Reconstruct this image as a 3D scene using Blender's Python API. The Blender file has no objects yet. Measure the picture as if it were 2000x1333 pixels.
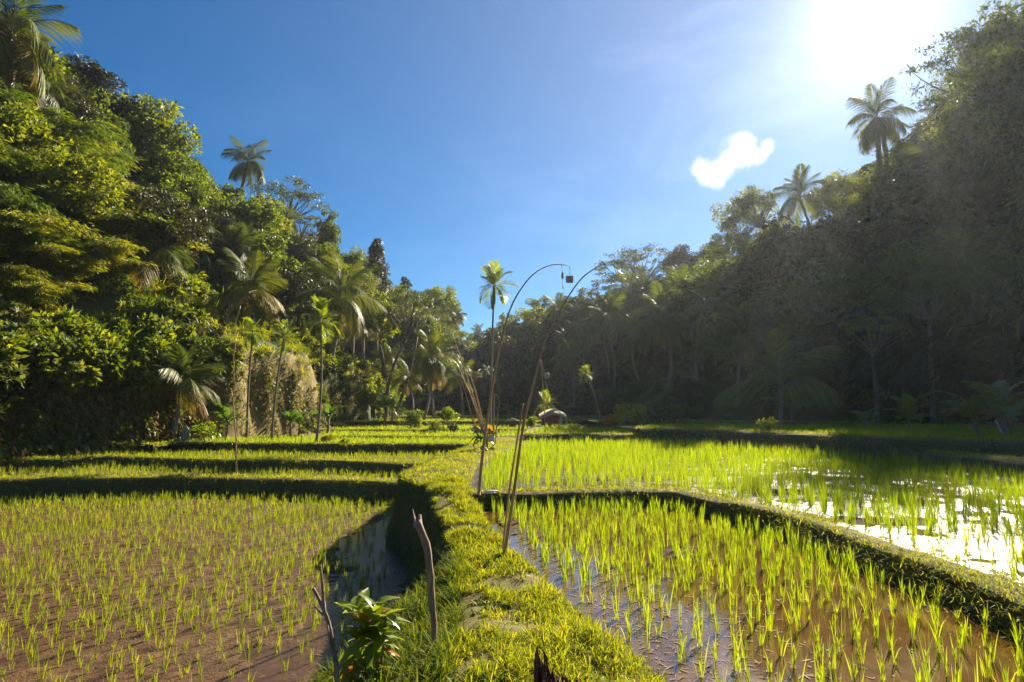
import bpy, bmesh, math, random
import numpy as np
from mathutils import Vector, Matrix
R = math.radians
sc = bpy.context.scene
# ------------------------------------------------------------------ camera
EYE = 1.75; FPX = 1222.0; PITCH = math.atan(133.5 / FPX)
cam_d = bpy.data.cameras.new("camera"); cam = bpy.data.objects.new("camera", cam_d)
sc.collection.objects.link(cam); sc.camera = cam
cam_d.lens = 22.0; cam_d.sensor_width = 36.0; cam_d.clip_start = 0.05; cam_d.clip_end = 5000
cam.location = (0, 0, EYE); cam.rotation_euler = (R(90) + PITCH, 0, 0)
# ------------------------------------------------------------------ light
SUN_AZ, SUN_EL = R(31.6), R(29.8)          # azimuth clockwise from +Y, elevation
SD = Vector((math.sin(SUN_AZ) * math.cos(SUN_EL), math.cos(SUN_AZ) * math.cos(SUN_EL), math.sin(SUN_EL)))
w = bpy.data.worlds.new("World"); sc.world = w; w.use_nodes = True
nt = w.node_tree; nt.nodes.clear()
def nd(nt, t, **k):
    n = nt.nodes.new(t)
    for a, b in k.items():
        if a.startswith('i_'):
            n.inputs[a[2:].replace('_', ' ')].default_value = b
        else: setattr(n, a, b)
    return n
sky = nd(nt, 'ShaderNodeTexSky', sky_type='NISHITA', sun_disc=False, sun_elevation=SUN_EL, sun_rotation=SUN_AZ,
         altitude=600, air_density=1.0, dust_density=0.05, ozone_density=4.0)
bg = nd(nt, 'ShaderNodeBackground'); bg.inputs[1].default_value = 0.05
out = nd(nt, 'ShaderNodeOutputWorld')
geo = nd(nt, 'ShaderNodeTexCoord')
dot = nd(nt, 'ShaderNodeVectorMath', operation='DOT_PRODUCT'); dot.inputs[1].default_value = SD
nrm = nd(nt, 'ShaderNodeVectorMath', operation='NORMALIZE')
nt.links.new(geo.outputs['Generated'], nrm.inputs[0]); nt.links.new(nrm.outputs[0], dot.inputs[0])
ac = nd(nt, 'ShaderNodeMath', operation='ARCCOSINE'); nt.links.new(dot.outputs['Value'], ac.inputs[0])
def expo(amp, sig, p=1.0):
    a = nd(nt, 'ShaderNodeMath', operation='DIVIDE'); a.inputs[1].default_value = sig; nt.links.new(ac.outputs[0], a.inputs[0])
    q = nd(nt, 'ShaderNodeMath', operation='POWER'); q.inputs[1].default_value = p; nt.links.new(a.outputs[0], q.inputs[0])
    b = nd(nt, 'ShaderNodeMath', operation='MULTIPLY'); b.inputs[1].default_value = -1; nt.links.new(q.outputs[0], b.inputs[0])
    c = nd(nt, 'ShaderNodeMath', operation='EXPONENT'); nt.links.new(b.outputs[0], c.inputs[0])
    d = nd(nt, 'ShaderNodeMath', operation='MULTIPLY'); d.inputs[1].default_value = amp; nt.links.new(c.outputs[0], d.inputs[0])
    return d
e1 = expo(11.0, R(3.1), 1.0); e2 = expo(1.7, R(27), 1.3)
ad = nd(nt, 'ShaderNodeMath', operation='ADD'); nt.links.new(e1.outputs[0], ad.inputs[0]); nt.links.new(e2.outputs[0], ad.inputs[1])
# thin cirrus wisps: procedural, fixed in the sky
mp = nd(nt, 'ShaderNodeMapping'); mp.inputs['Scale'].default_value = (1.0, 1.0, 2.4); nt.links.new(nrm.outputs[0], mp.inputs[0])
nz = nd(nt, 'ShaderNodeTexNoise', i_Scale=2.6, i_Detail=7.0, i_Roughness=0.55, i_Distortion=0.4); nt.links.new(mp.outputs[0], nz.inputs['Vector'])
rr = nd(nt, 'ShaderNodeMapRange'); rr.inputs[1].default_value = 0.52; rr.inputs[2].default_value = 0.85; rr.inputs[4].default_value = 2.0
nt.links.new(nz.outputs['Fac'], rr.inputs[0])
nearg = expo(1.0, R(34), 2.0)
mm = nd(nt, 'ShaderNodeMath', operation='MULTIPLY'); nt.links.new(rr.outputs[0], mm.inputs[0]); nt.links.new(nearg.outputs[0], mm.inputs[1])
ad2 = nd(nt, 'ShaderNodeMath', operation='ADD'); nt.links.new(ad.outputs[0], ad2.inputs[0]); nt.links.new(mm.outputs[0], ad2.inputs[1])
gc = nd(nt, 'ShaderNodeVectorMath', operation='SCALE'); gc.inputs[0].default_value = (1.0, 0.97, 0.93); nt.links.new(ad2.outputs[0], gc.inputs['Scale'])
sa = nd(nt, 'ShaderNodeHueSaturation'); sa.inputs['Saturation'].default_value = 1.45; sa.inputs['Value'].default_value = .7; nt.links.new(sky.outputs[0], sa.inputs['Color'])
va = nd(nt, 'ShaderNodeVectorMath', operation='ADD'); nt.links.new(sa.outputs[0], va.inputs[0]); nt.links.new(gc.outputs[0], va.inputs[1])
nt.links.new(va.outputs[0], bg.inputs[0]); nt.links.new(bg.outputs[0], out.inputs[0])
sl = bpy.data.lights.new("sun", 'SUN'); sl.energy = 5.0; sl.angle = R(0.5); sl.color = (1.0, 0.88, 0.68)
so = bpy.data.objects.new("sun", sl); sc.collection.objects.link(so)
so.rotation_euler = SD.to_track_quat('Z', 'Y').to_euler()
vs = sc.view_settings; vs.view_transform = 'Standard'; vs.look = 'None'; vs.gamma = 1.0; vs.exposure = 1.65; vs.use_curve_mapping = False
cy = sc.cycles; cy.max_bounces = 6; cy.diffuse_bounces = 3; cy.glossy_bounces = 2; cy.transmission_bounces = 4; cy.volume_bounces = 0
cy.transparent_max_bounces = 4; cy.caustics_reflective = False; cy.caustics_refractive = False
cy.use_denoising = True; cy.sample_clamp_indirect = 4.0; cy.sample_clamp_direct = 0.0
# ------------------------------------------------------------------ helpers
rng = np.random.default_rng(7); random.seed(7)
def ray(px, py):
    a = (px - 1000) / FPX; b = (666.5 - py) / FPX
    c, s = math.cos(PITCH), math.sin(PITCH)
    return np.array([a, c - b * s, s + b * c])
def G(px, py, z):
    d = ray(px, py); return d * ((z - EYE) / d[2]) + np.array([0, 0, EYE])
def AT(px, py, Y):
    d = ray(px, py); return d * (Y / d[1]) + np.array([0, 0, EYE])
def mesh_of(name, V, F, mats, smooth=False, mi=None):
    V = np.asarray(V, dtype=np.float32).reshape(-1, 3); F = np.asarray(F, dtype=np.int32)
    m = bpy.data.meshes.new(name); k = F.shape[1]
    m.vertices.add(len(V)); m.vertices.foreach_set('co', V.ravel())
    m.loops.add(F.size); m.loops.foreach_set('vertex_index', F.ravel())
    m.polygons.add(len(F)); m.polygons.foreach_set('loop_start', np.arange(0, F.size, k, dtype=np.int32))
    m.polygons.foreach_set('loop_total', np.full(len(F), k, dtype=np.int32))
    if smooth: m.polygons.foreach_set('use_smooth', np.ones(len(F), dtype=bool))
    for x in (mats if isinstance(mats, (list, tuple)) else [mats]): m.materials.append(x)
    if mi is not None: m.polygons.foreach_set('material_index', np.asarray(mi, dtype=np.int32))
    m.update(calc_edges=True); return m
def link(name, data, parent=None, loc=(0, 0, 0)):
    o = bpy.data.objects.new(name, data); sc.collection.objects.link(o); o.location = loc
    if parent is not None: o.parent = parent
    return o
def tag(o, label=None, cat=None, group=None, kind=None):
    if label: o['label'] = label
    if cat: o['category'] = cat
    if group: o['group'] = group
    if kind: o['kind'] = kind
    return o
def join(parts):
    Vs, Fs, n = [], [], 0
    for V, F in parts:
        Vs.append(V); Fs.append(F + n); n += len(V)
    return np.concatenate(Vs), np.concatenate(Fs)
def unit(a): return a / (np.linalg.norm(a, axis=-1, keepdims=True) + 1e-9)
def strips(base, dirs, side, L, W, droop, segs=3, prof='blade', curl=None):
    """curved leaf strips; base, dirs, side (N,3); L, W, droop (N,)"""
    N = len(base); t = np.linspace(0, 1, segs + 1)
    if prof == 'blade': wp = np.interp(t, [0, .25, .6, 1], [.55, 1, .8, .06])
    elif prof == 'leaf': wp = np.interp(t, [0, .2, .5, .8, 1], [.10, .75, 1, .6, .05])
    elif prof == 'diamond': wp = np.interp(t, [0, .5, 1], [.15, 1, .1])
    else: wp = np.interp(t, [0, .08, .5, .9, 1], [.05, .8, 1, .8, .1])
    V = np.zeros((N, segs + 1, 2, 3))
    for i, ti in enumerate(t):
        p = base + dirs * (L * ti)[:, None]; p = p + np.array([0, 0, -1.0]) * (droop * L * ti * ti)[:, None]
        V[:, i, 0] = p - side * (W * wp[i] * .5)[:, None]; V[:, i, 1] = p + side * (W * wp[i] * .5)[:, None]
    idx = (np.arange(N) * (segs + 1) * 2)[:, None, None]
    s = (np.arange(segs) * 2)[None, :, None]
    F = idx + s + np.array([0, 1, 3, 2])[None, None, :]
    return V.reshape(-1, 3), F.reshape(-1, 4)
def blades_at(P, h, w_, lean, segs=3, droop=.25, rg=rng):
    N = len(P); az = rg.uniform(0, 2 * np.pi, N); le = lean * rg.uniform(.2, 1.3, N)
    d = np.stack([np.cos(az) * np.sin(le), np.sin(az) * np.sin(le), np.cos(le)], 1)
    a2 = az + np.pi / 2 + rg.normal(0, .9, N)
    s = np.stack([np.cos(a2), np.sin(a2), np.zeros(N)], 1)
    return strips(P, d, s, h, w_, droop * rg.uniform(.3, 1.5, N), segs)
def tube(pts, rad, n=8):
    pts = np.asarray(pts, float); rad = np.broadcast_to(rad, (len(pts),)).astype(float)
    T = np.gradient(pts, axis=0); T = unit(T)
    ref = np.array([0, 1.0, 0]) if abs(T[0][1]) < .9 else np.array([1.0, 0, 0])
    V = []; u = unit(np.cross(T[0], ref))
    for i in range(len(pts)):
        u = unit(u - T[i] * np.dot(u, T[i])); v = np.cross(T[i], u)
        a = np.arange(n) * 2 * np.pi / n
        V.append(pts[i] + rad[i] * (np.cos(a)[:, None] * u + np.sin(a)[:, None] * v))
    V = np.concatenate(V); F = []
    for i in range(len(pts) - 1):
        for j in range(n):
            k = (j + 1) % n; F.append([i * n + j, i * n + k, (i + 1) * n + k, (i + 1) * n + j])
    # caps as quads fans
    for b in (0, (len(pts) - 1) * n):
        for j in range(1, n - 2, 2): F.append([b, b + j, b + j + 1, b + j + 2])
    return V, np.array(F)
def box(c, s, rz=0.0, ry=0.0, rx=0.0):
    v = np.array([[x, y, z] for x in (-.5, .5) for y in (-.5, .5) for z in (-.5, .5)]) * np.array(s)
    M = np.array((Matrix.Rotation(rz, 3, 'Z') @ Matrix.Rotation(ry, 3, 'Y') @ Matrix.Rotation(rx, 3, 'X')))
    F = np.array([[0, 1, 3, 2], [4, 6, 7, 5], [0, 4, 5, 1], [2, 3, 7, 6], [0, 2, 6, 4], [1, 5, 7, 3]])
    return v @ M.T + np.array(c), F
def vnoise(x, y, seed=0):
    """cheap smooth value noise, vectorised"""
    xi = np.floor(x).astype(np.int64); yi = np.floor(y).astype(np.int64); fx = x - xi; fy = y - yi
    fx = fx * fx * (3 - 2 * fx); fy = fy * fy * (3 - 2 * fy)
    def h(a, b):
        n = (a * 374761393 + b * 668265263 + seed * 1442695041) & 0xffffffff
        n = ((n ^ (n >> 13)) * 1274126177) & 0xffffffff
        return ((n ^ (n >> 16)) & 0xffff) / 65535.0
    return (h(xi, yi) * (1 - fx) + h(xi + 1, yi) * fx) * (1 - fy) + (h(xi, yi + 1) * (1 - fx) + h(xi + 1, yi + 1) * fx) * fy - .5
def fbm(x, y, seed=0): return vnoise(x, y, seed) + .5 * vnoise(x * 2.1, y * 2.1, seed + 1) + .25 * vnoise(x * 4.3, y * 4.3, seed + 2)
def inpoly(P, poly):
    x, y = P[:, 0], P[:, 1]; c = np.zeros(len(P), bool); n = len(poly)
    for i in range(n):
        x1, y1 = poly[i]; x2, y2 = poly[(i + 1) % n]
        if y1 == y2: continue
        c ^= ((y1 > y) != (y2 > y)) & (x < (x2 - x1) * (y - y1) / (y2 - y1) + x1)
    return c
def dist_line(P, line, closed=False):
    P = P[:, :2]; best = np.full(len(P), 1e9); n = len(line)
    for i in range(n if closed else n - 1):
        a = np.array(line[i][:2], float); b = np.array(line[(i + 1) % n][:2], float); ab = b - a
        t = np.clip(((P - a) @ ab) / (ab @ ab + 1e-9), 0, 1)
        best = np.minimum(best, np.linalg.norm(P - a - t[:, None] * ab, axis=1))
    return best
def resample(line, step):
    line = np.asarray(line, float); seg = np.linalg.norm(np.diff(line, axis=0), axis=1); s = np.concatenate([[0], np.cumsum(seg)])
    n = max(2, int(s[-1] / step)); q = np.linspace(0, s[-1], n)
    return np.stack([np.interp(q, s, line[:, k]) for k in range(line.shape[1])], 1)
def smooth_line(line, it=2):
    line = np.asarray(line, float)
    for _ in range(it):
        q = line[:-1] * .75 + line[1:] * .25; r = line[:-1] * .25 + line[1:] * .75
        m = np.empty((len(q) * 2, line.shape[1])); m[0::2] = q; m[1::2] = r
        line = np.concatenate([line[:1], m, line[-1:]])
    return line
# ------------------------------------------------------------------ materials
def newmat(name):
    m = bpy.data.materials.new(name); m.use_nodes = True; m.node_tree.nodes.clear(); return m, m.node_tree
def ramp(nt, fac, cols):
    r = nd(nt, 'ShaderNodeValToRGB'); el = r.color_ramp.elements
    while len(el) < len(cols): el.new(0.5)
    for i, (p, c) in enumerate(cols): el[i].position = p; el[i].color = (*c, 1)
    nt.links.new(fac, r.inputs[0]); return r
def leafmat(name, cols, trans=.45, tint=(1.5, 1.45, .5), rough=.5, spec=.3, objvar=.0):
    m, nt = newmat(name)
    g = nd(nt, 'ShaderNodeNewGeometry')
    r = ramp(nt, g.outputs['Random Per Island'], [(i / (len(cols) - 1), c) for i, c in enumerate(cols)])
    col = r.outputs[0]
    if objvar:
        oi = nd(nt, 'ShaderNodeObjectInfo'); mr = nd(nt, 'ShaderNodeMapRange'); nt.links.new(oi.outputs['Random'], mr.inputs[0])
        mr.inputs[3].default_value = 1 - objvar; mr.inputs[4].default_value = 1 + objvar
        hs = nd(nt, 'ShaderNodeHueSaturation'); nt.links.new(col, hs.inputs['Color']); nt.links.new(mr.outputs[0], hs.inputs['Value'])
        m2 = nd(nt, 'ShaderNodeMapRange'); nt.links.new(oi.outputs['Random'], m2.inputs[0]); m2.inputs[3].default_value = .52; m2.inputs[4].default_value = .485
        nt.links.new(m2.outputs[0], hs.inputs['Hue']); col = hs.outputs[0]
    p = nd(nt, 'ShaderNodeBsdfPrincipled'); p.inputs['Roughness'].default_value = rough; p.inputs['Specular IOR Level'].default_value = spec
    nt.links.new(col, p.inputs['Base Color'])
    vm = nd(nt, 'ShaderNodeVectorMath', operation='MULTIPLY'); vm.inputs[1].default_value = tint; nt.links.new(col, vm.inputs[0])
    t = nd(nt, 'ShaderNodeBsdfTranslucent'); nt.links.new(vm.outputs[0], t.inputs[0])
    mx = nd(nt, 'ShaderNodeMixShader'); mx.inputs[0].default_value = trans
    nt.links.new(p.outputs[0], mx.inputs[1]); nt.links.new(t.outputs[0], mx.inputs[2])
    o = nd(nt, 'ShaderNodeOutputMaterial'); nt.links.new(mx.outputs[0], o.inputs[0]); return m
def solid(name, cols, scale=4.0, rough=.85, bump=.3, bscale=None, spec=.3, detail=6, stretch=(1, 1, 1), r2=None, bdist=.03):
    m, nt = newmat(name)
    tc = nd(nt, 'ShaderNodeTexCoord'); mp = nd(nt, 'ShaderNodeMapping'); mp.inputs['Scale'].default_value = stretch
    nt.links.new(tc.outputs['Object'], mp.inputs[0])
    n = nd(nt, 'ShaderNodeTexNoise', i_Scale=scale, i_Detail=float(detail), i_Roughness=.6); nt.links.new(mp.outputs[0], n.inputs['Vector'])
    r = ramp(nt, n.outputs['Fac'], [(.3 + .4 * i / (len(cols) - 1), c) for i, c in enumerate(cols)])
    p = nd(nt, 'ShaderNodeBsdfPrincipled'); nt.links.new(r.outputs[0], p.inputs['Base Color'])
    p.inputs['Specular IOR Level'].default_value = spec; p.inputs['Roughness'].default_value = rough
    n2 = nd(nt, 'ShaderNodeTexNoise', i_Scale=(bscale or scale * 3), i_Detail=6.0, i_Roughness=.65); nt.links.new(mp.outputs[0], n2.inputs['Vector'])
    if r2 is not None:
        q = nd(nt, 'ShaderNodeMapRange'); nt.links.new(n.outputs['Fac'], q.inputs[0]); q.inputs[1].default_value = .42; q.inputs[2].default_value = .56
        q.inputs[3].default_value = rough; q.inputs[4].default_value = r2; nt.links.new(q.outputs[0], p.inputs['Roughness'])
    b = nd(nt, 'ShaderNodeBump'); b.inputs['Strength'].default_value = bump; b.inputs['Distance'].default_value = bdist
    nt.links.new(n2.outputs['Fac'], b.inputs['Height']); nt.links.new(b.outputs[0], p.inputs['Normal'])
    o = nd(nt, 'ShaderNodeOutputMaterial'); nt.links.new(p.outputs[0], o.inputs[0]); return m
M = {}
M['rice'] = leafmat('rice', [(.13, .22, .010), (.24, .34, .012), (.36, .42, .018)], .5, (1.5, 1.4, .5))
M['rice_left'] = leafmat('rice_left', [(.13, .20, .010), (.22, .30, .014), (.34, .38, .025)], .45, (1.5, 1.3, .5))
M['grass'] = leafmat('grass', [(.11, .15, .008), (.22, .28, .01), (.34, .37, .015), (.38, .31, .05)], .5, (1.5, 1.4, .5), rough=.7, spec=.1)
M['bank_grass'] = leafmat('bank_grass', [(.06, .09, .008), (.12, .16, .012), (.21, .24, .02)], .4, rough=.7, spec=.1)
M['dry'] = leafmat('dry', [(.22, .15, .07), (.34, .26, .12), (.14, .09, .04)], .3, (1.2, 1.1, .8))
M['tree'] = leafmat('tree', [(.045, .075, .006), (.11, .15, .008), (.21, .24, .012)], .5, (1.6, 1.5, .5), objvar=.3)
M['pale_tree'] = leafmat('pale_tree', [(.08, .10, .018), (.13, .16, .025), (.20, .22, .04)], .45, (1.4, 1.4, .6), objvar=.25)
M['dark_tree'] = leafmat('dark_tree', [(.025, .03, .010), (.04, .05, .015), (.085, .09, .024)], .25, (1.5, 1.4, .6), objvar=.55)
M['bamboo_leaf'] = leafmat('bamboo_leaf', [(.07, .12, .008), (.13, .20, .01), (.26, .27, .015)], .45, (1.5, 1.35, .45), objvar=.35)
M['palm'] = leafmat('palm', [(.055, .08, .012), (.10, .13, .016), (.16, .18, .022)], .3, (1.4, 1.35, .5), rough=.5, spec=.3, objvar=.2)
M['palm_yellow'] = leafmat('palm_yellow', [(.13, .14, .02), (.24, .20, .025), (.34, .22, .03)], .35, (1.4, 1.2, .5), objvar=.2)
M['palm_dry'] = leafmat('palm_dry', [(.16, .10, .04), (.24, .16, .07)], .3, (1.3, 1.1, .7))
M['areca'] = leafmat('areca', [(.09, .14, .010), (.17, .23, .012), (.26, .30, .018)], .45, (1.6, 1.5, .5), rough=.4)
M['banana'] = leafmat('banana', [(.07, .13, .02), (.12, .20, .03)], .4, (1.5, 1.5, .5), rough=.3, spec=.6)
M['broad'] = leafmat('broad', [(.08, .13, .012), (.16, .22, .016), (.26, .31, .02)], .45, (1.6, 1.5, .5), rough=.35, spec=.5)
M['orange_leaf'] = leafmat('orange_leaf', [(.42, .13, .015), (.50, .24, .03)], .4, (1.3, 1.1, .5), rough=.65, spec=.15)
M['soil'] = solid('soil', [(.035, .022, .014), (.075, .048, .028), (.05, .055, .02)], 3, .9, .6, 14)
M['bank'] = solid('bank', [(.04, .045, .014), (.075, .08, .022), (.08, .055, .03)], 5, .95, .8, 22)
M['turf'] = solid('turf', [(.09, .055, .025), (.14, .12, .03), (.15, .17, .02)], 11, .95, .6, 30)
M['cliff'] = solid('cliff', [(.08, .07, .02), (.22, .17, .06), (.36, .26, .12)], 2.4, .95, 1.0, 7, stretch=(1, 1, .35))
M['hill'] = solid('hill', [(.02, .035, .008), (.045, .07, .012), (.07, .075, .02)], .25, .95, .8, 2.5)
M['trunk'] = solid('trunk', [(.07, .055, .04), (.14, .11, .08), (.20, .17, .13)], 3, .85, .5, 20, stretch=(1, 1, .4))
M['palm_trunk'] = solid('palm_trunk', [(.16, .12, .09), (.28, .22, .17)], 2, .85, .8, 6, stretch=(.5, .5, 4))
M['bamboo'] = solid('bamboo', [(.24, .13, .05), (.42, .26, .11), (.50, .36, .18)], 3, .45, .15, 30, spec=.4, stretch=(3, 3, .7))
M['deadwood'] = solid('deadwood', [(.14, .085, .055), (.30, .20, .14), (.42, .31, .23)], 12, .85, .8, 40, stretch=(4, 4, .5), bdist=.008)
M['stump'] = solid('stump', [(.04, .015, .01), (.16, .065, .035), (.28, .14, .08)], 14, .8, 1, 40, stretch=(3, 3, .6), bdist=.02)
M['boards'] = solid('boards', [(.22, .11, .04), (.42, .22, .09)], 5, .8, .5, 20, stretch=(4, 4, .3))
M['thatch'] = solid('thatch', [(.22, .17, .10), (.40, .33, .22)], 6, .9, .6, 30)
M['tin'] = solid('tin', [(.40, .40, .40), (.55, .55, .55)], 4, .4, .2, 20)
M['cloth'] = solid('cloth', [(.55, .52, .48), (.72, .70, .66)], 4, .8, .3, 20)
M['greycloth'] = solid('greycloth', [(.16, .18, .24), (.24, .26, .33)], 4, .85, .3, 20)
M['white'] = solid('white', [(.7, .7, .68), (.85, .85, .83)], 5, .6, .2, 20)
M['stone'] = solid('stone', [(.20, .17, .10), (.36, .32, .20)], 4, .8, .5, 20)
M['dark_leaf'] = leafmat('dark_leaf', [(.02, .05, .01), (.05, .09, .015)], .3, rough=.35, spec=.5)
M['litter'] = leafmat('litter', [(.09, .05, .025), (.17, .11, .07), (.24, .17, .12), (.13, .05, .025)], .1, (1.2, 1.1, .9), rough=.7, spec=.1)
M['mud_dry'] = solid('mud_dry', [(.05, .024, .008), (.095, .048, .016), (.15, .082, .030)], 3.5, .75, .9, 24, spec=.2, bdist=.04)
M['feather'] = leafmat('feather', [(.05, .07, .015), (.08, .105, .022), (.13, .15, .035)], .3, objvar=.2)
M['bamboo_gold'] = leafmat('bamboo_gold', [(.10, .14, .008), (.20, .23, .01), (.34, .31, .015)], .45, (1.4, 1.35, .45), objvar=.2)
M['mud_wet'] = solid('mud_wet', [(.035, .018, .008), (.07, .036, .014), (.10, .056, .024)], 3.5, .9, 1.0, 30, spec=.08, bdist=.03)
M['cord'] = solid('cord', [(.05, .04, .03), (.08, .06, .05)], 5)
M['woven'] = leafmat('woven', [(.30, .28, .29), (.36, .34, .35)], .35, (.8, .8, .85), rough=.8)
def watermat(name, mud, rough, r2, scale, bump, wet=.5, bscale=9.0, bd=.02, edge0=.40, edge1=.56, gscale=2.2):
    m, nt = newmat(name)
    tc = nd(nt, 'ShaderNodeTexCoord')
    n = nd(nt, 'ShaderNodeTexNoise', i_Scale=scale, i_Detail=8.0, i_Roughness=.62); nt.links.new(tc.outputs['Object'], n.inputs['Vector'])
    nb = nd(nt, 'ShaderNodeTexNoise', i_Scale=scale * 6, i_Detail=6.0, i_Roughness=.7); nt.links.new(tc.outputs['Object'], nb.inputs['Vector'])
    r = ramp(nt, nb.outputs['Fac'], [(.3, mud[0]), (.5, mud[1]), (.7, mud[2])])
    p = nd(nt, 'ShaderNodeBsdfPrincipled'); nt.links.new(r.outputs[0], p.inputs['Base Color']); p.inputs['Specular IOR Level'].default_value = .5
    p.inputs['IOR'].default_value = 1.52
    q = nd(nt, 'ShaderNodeMapRange'); nt.links.new(n.outputs['Fac'], q.inputs[0]); q.inputs[1].default_value = edge0; q.inputs[2].default_value = edge1
    q.inputs[3].default_value = rough; q.inputs[4].default_value = r2; nt.links.new(q.outputs[0], p.inputs['Roughness'])
    st = nd(nt, 'ShaderNodeMapRange'); nt.links.new(n.outputs['Fac'], st.inputs[0]); st.inputs[1].default_value = edge0; st.inputs[2].default_value = edge1
    st.inputs[3].default_value = bump[0]; st.inputs[4].default_value = bump[1]
    n2 = nd(nt, 'ShaderNodeTexNoise', i_Scale=bscale, i_Detail=7.0, i_Roughness=.6); nt.links.new(tc.outputs['Object'], n2.inputs['Vector'])
    b = nd(nt, 'ShaderNodeBump'); b.inputs['Distance'].default_value = bd
    nt.links.new(st.outputs[0], b.inputs['Strength']); nt.links.new(n2.outputs['Fac'], b.inputs['Height']); nt.links.new(b.outputs[0], p.inputs['Normal'])
    o = nd(nt, 'ShaderNodeOutputMaterial'); nt.links.new(p.outputs[0], o.inputs[0]); return m
MUD = [(.06, .028, .016), (.12, .060, .036), (.17, .095, .06)]
M['mud'] = watermat('wet_mud', [(.07, .032, .022), (.13, .065, .045), (.18, .10, .07)], .25, .75, .7, (.25, 1.0), bscale=11, bd=.06)
M['water'] = watermat('paddy_water', [(.055, .028, .006), (.10, .052, .012), (.15, .082, .025)], .02, .06, .5, (.02, .10), bscale=6, bd=.015)
M['water_left'] = watermat('channel_water', [(.05, .024, .014), (.08, .04, .024), (.11, .06, .035)], .05, .16, .8, (.4, .9), bscale=12, bd=.035)
M['water_back'] = watermat('glinting_water', [(.06, .035, .02), (.10, .06, .035), (.14, .09, .06)], .07, .35, 1.3, (.22, .8), bscale=13, bd=.02)
for n_ in M['water_back'].node_tree.nodes:
    if n_.type == 'BSDF_PRINCIPLED': n_.inputs['Specular IOR Level'].default_value = .3
# ------------------------------------------------------------------ valley plan (metres)
VAL = [(-90, -40), (-62, -12), (-26, 12), (-21.5, 21), (-20, 25), (-17.8, 30), (-15.8, 34), (-11.9, 43), (-15.5, 46), (-12.6, 52), (-12.8, 60), (-14, 78),
       (-6, 86), (2, 80), (8, 68), (14, 52), (19, 41), (24, 35), (28, 29), (31, 20), (34, 5), (37, -40)]
def sm(t): t = np.clip(t, 0, 1); return t * t * (3 - 2 * t)
def HILL(x, y):
    P = np.stack([x, y], 1); ins = inpoly(P, VAL); d = dist_line(P, VAL, True); d = np.maximum(d + (fbm(x * .45, y * .45, 19) * .9 + fbm(x * 1.6, y * 1.6, 20) * .35 - .1) * np.exp(-d / 6), .02)
    az = np.degrees(np.arctan2(x, np.maximum(y, 1)))
    az = np.where(y < 1, np.where(x < 0, -80, 80), az)
    rs = np.interp(az, [-9, -4, 0, 10, 20, 30, 38, 50], [.25, .22, .27, .46, .50, .58, .95, 1.1])
    left = x < np.interp(y, [0, 60, 86, 160], [-5, -9, -7, -14])
    lf = np.interp(az, [-60, -40, -25, -14, -9], [1.0, .95, .85, .62, .4])
    hl = np.interp(y, [30, 36, 46, 56], [3.4, 4.6, 4.8, 3.6]) * sm(d / 1.3) + .38 * np.minimum(d, 6) + lf * (.92 * np.clip(d - 6, 0, 24) + .25 * np.clip(d - 30, 0, 40))
    hr = .7 * sm(d / .8) + rs * (np.clip(d, 0, 32) + .2 * np.clip(d - 32, 0, 60)) * np.interp(d, [0, 10], [.75, 1])
    wl = sm((np.interp(y, [0, 60, 86, 160], [-5, -9, -7, -14]) - x) / 5 + .5)
    h = hl * wl + hr * (1 - wl)
    h = h + fbm(x * .16, y * .16, 3) * np.minimum(d * .25, 3.2) + fbm(x * .7, y * .7, 9) * np.minimum(d * .3, .7)
    base = np.interp(y, [10, 30, 45, 60, 80], [-.3, .0, .3, .6, .9]); base = np.where(x > 0, np.maximum(base, .75), base)
    return np.where(ins, -1.6, base + h)
def H1(x, y): return float(HILL(np.array([float(x)]), np.array([float(y)]))[0])
xs = np.concatenate([np.arange(-140, -40, 2.0), np.arange(-40, -6, .5), np.arange(-6, 6, 1.0), np.arange(6, 50, .8), np.arange(50, 160, 2.5)])
ys = np.concatenate([np.arange(-45, 15, 2.5), np.arange(15, 60, .6), np.arange(60, 100, 1.0), np.arange(100, 260, 3.0)])
X, Y = np.meshgrid(xs, ys); Z = HILL(X.ravel(), Y.ravel()); nx = len(xs)
V = np.stack([X.ravel(), Y.ravel(), Z], 1)
ii, jj = np.meshgrid(np.arange(len(ys) - 1), np.arange(nx - 1), indexing='ij'); a = (ii * nx + jj).ravel()
F = np.stack([a, a + 1, a + nx + 1, a + nx], 1)
Zf = V[F][:, :, 2]; steep = (Zf.max(1) - Zf.min(1)) > 1.05
cen = V[F].mean(1); cl = steep & (cen[:, 0] < -8) & (cen[:, 1] < 44) & (cen[:, 2] < 5.6)
o = link('hills', mesh_of('hills', V, F, [M['hill'], M['cliff']], True, cl.astype(int)))
tag(o, kind='structure')
gv = np.array([[-3000, -3000, -1.75], [3000, -3000, -1.75], [3000, 3000, -1.75], [-3000, 3000, -1.75]])
tag(link('ground', mesh_of('ground', gv, [[0, 1, 2, 3]], M['soil'])), kind='structure')
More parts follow.
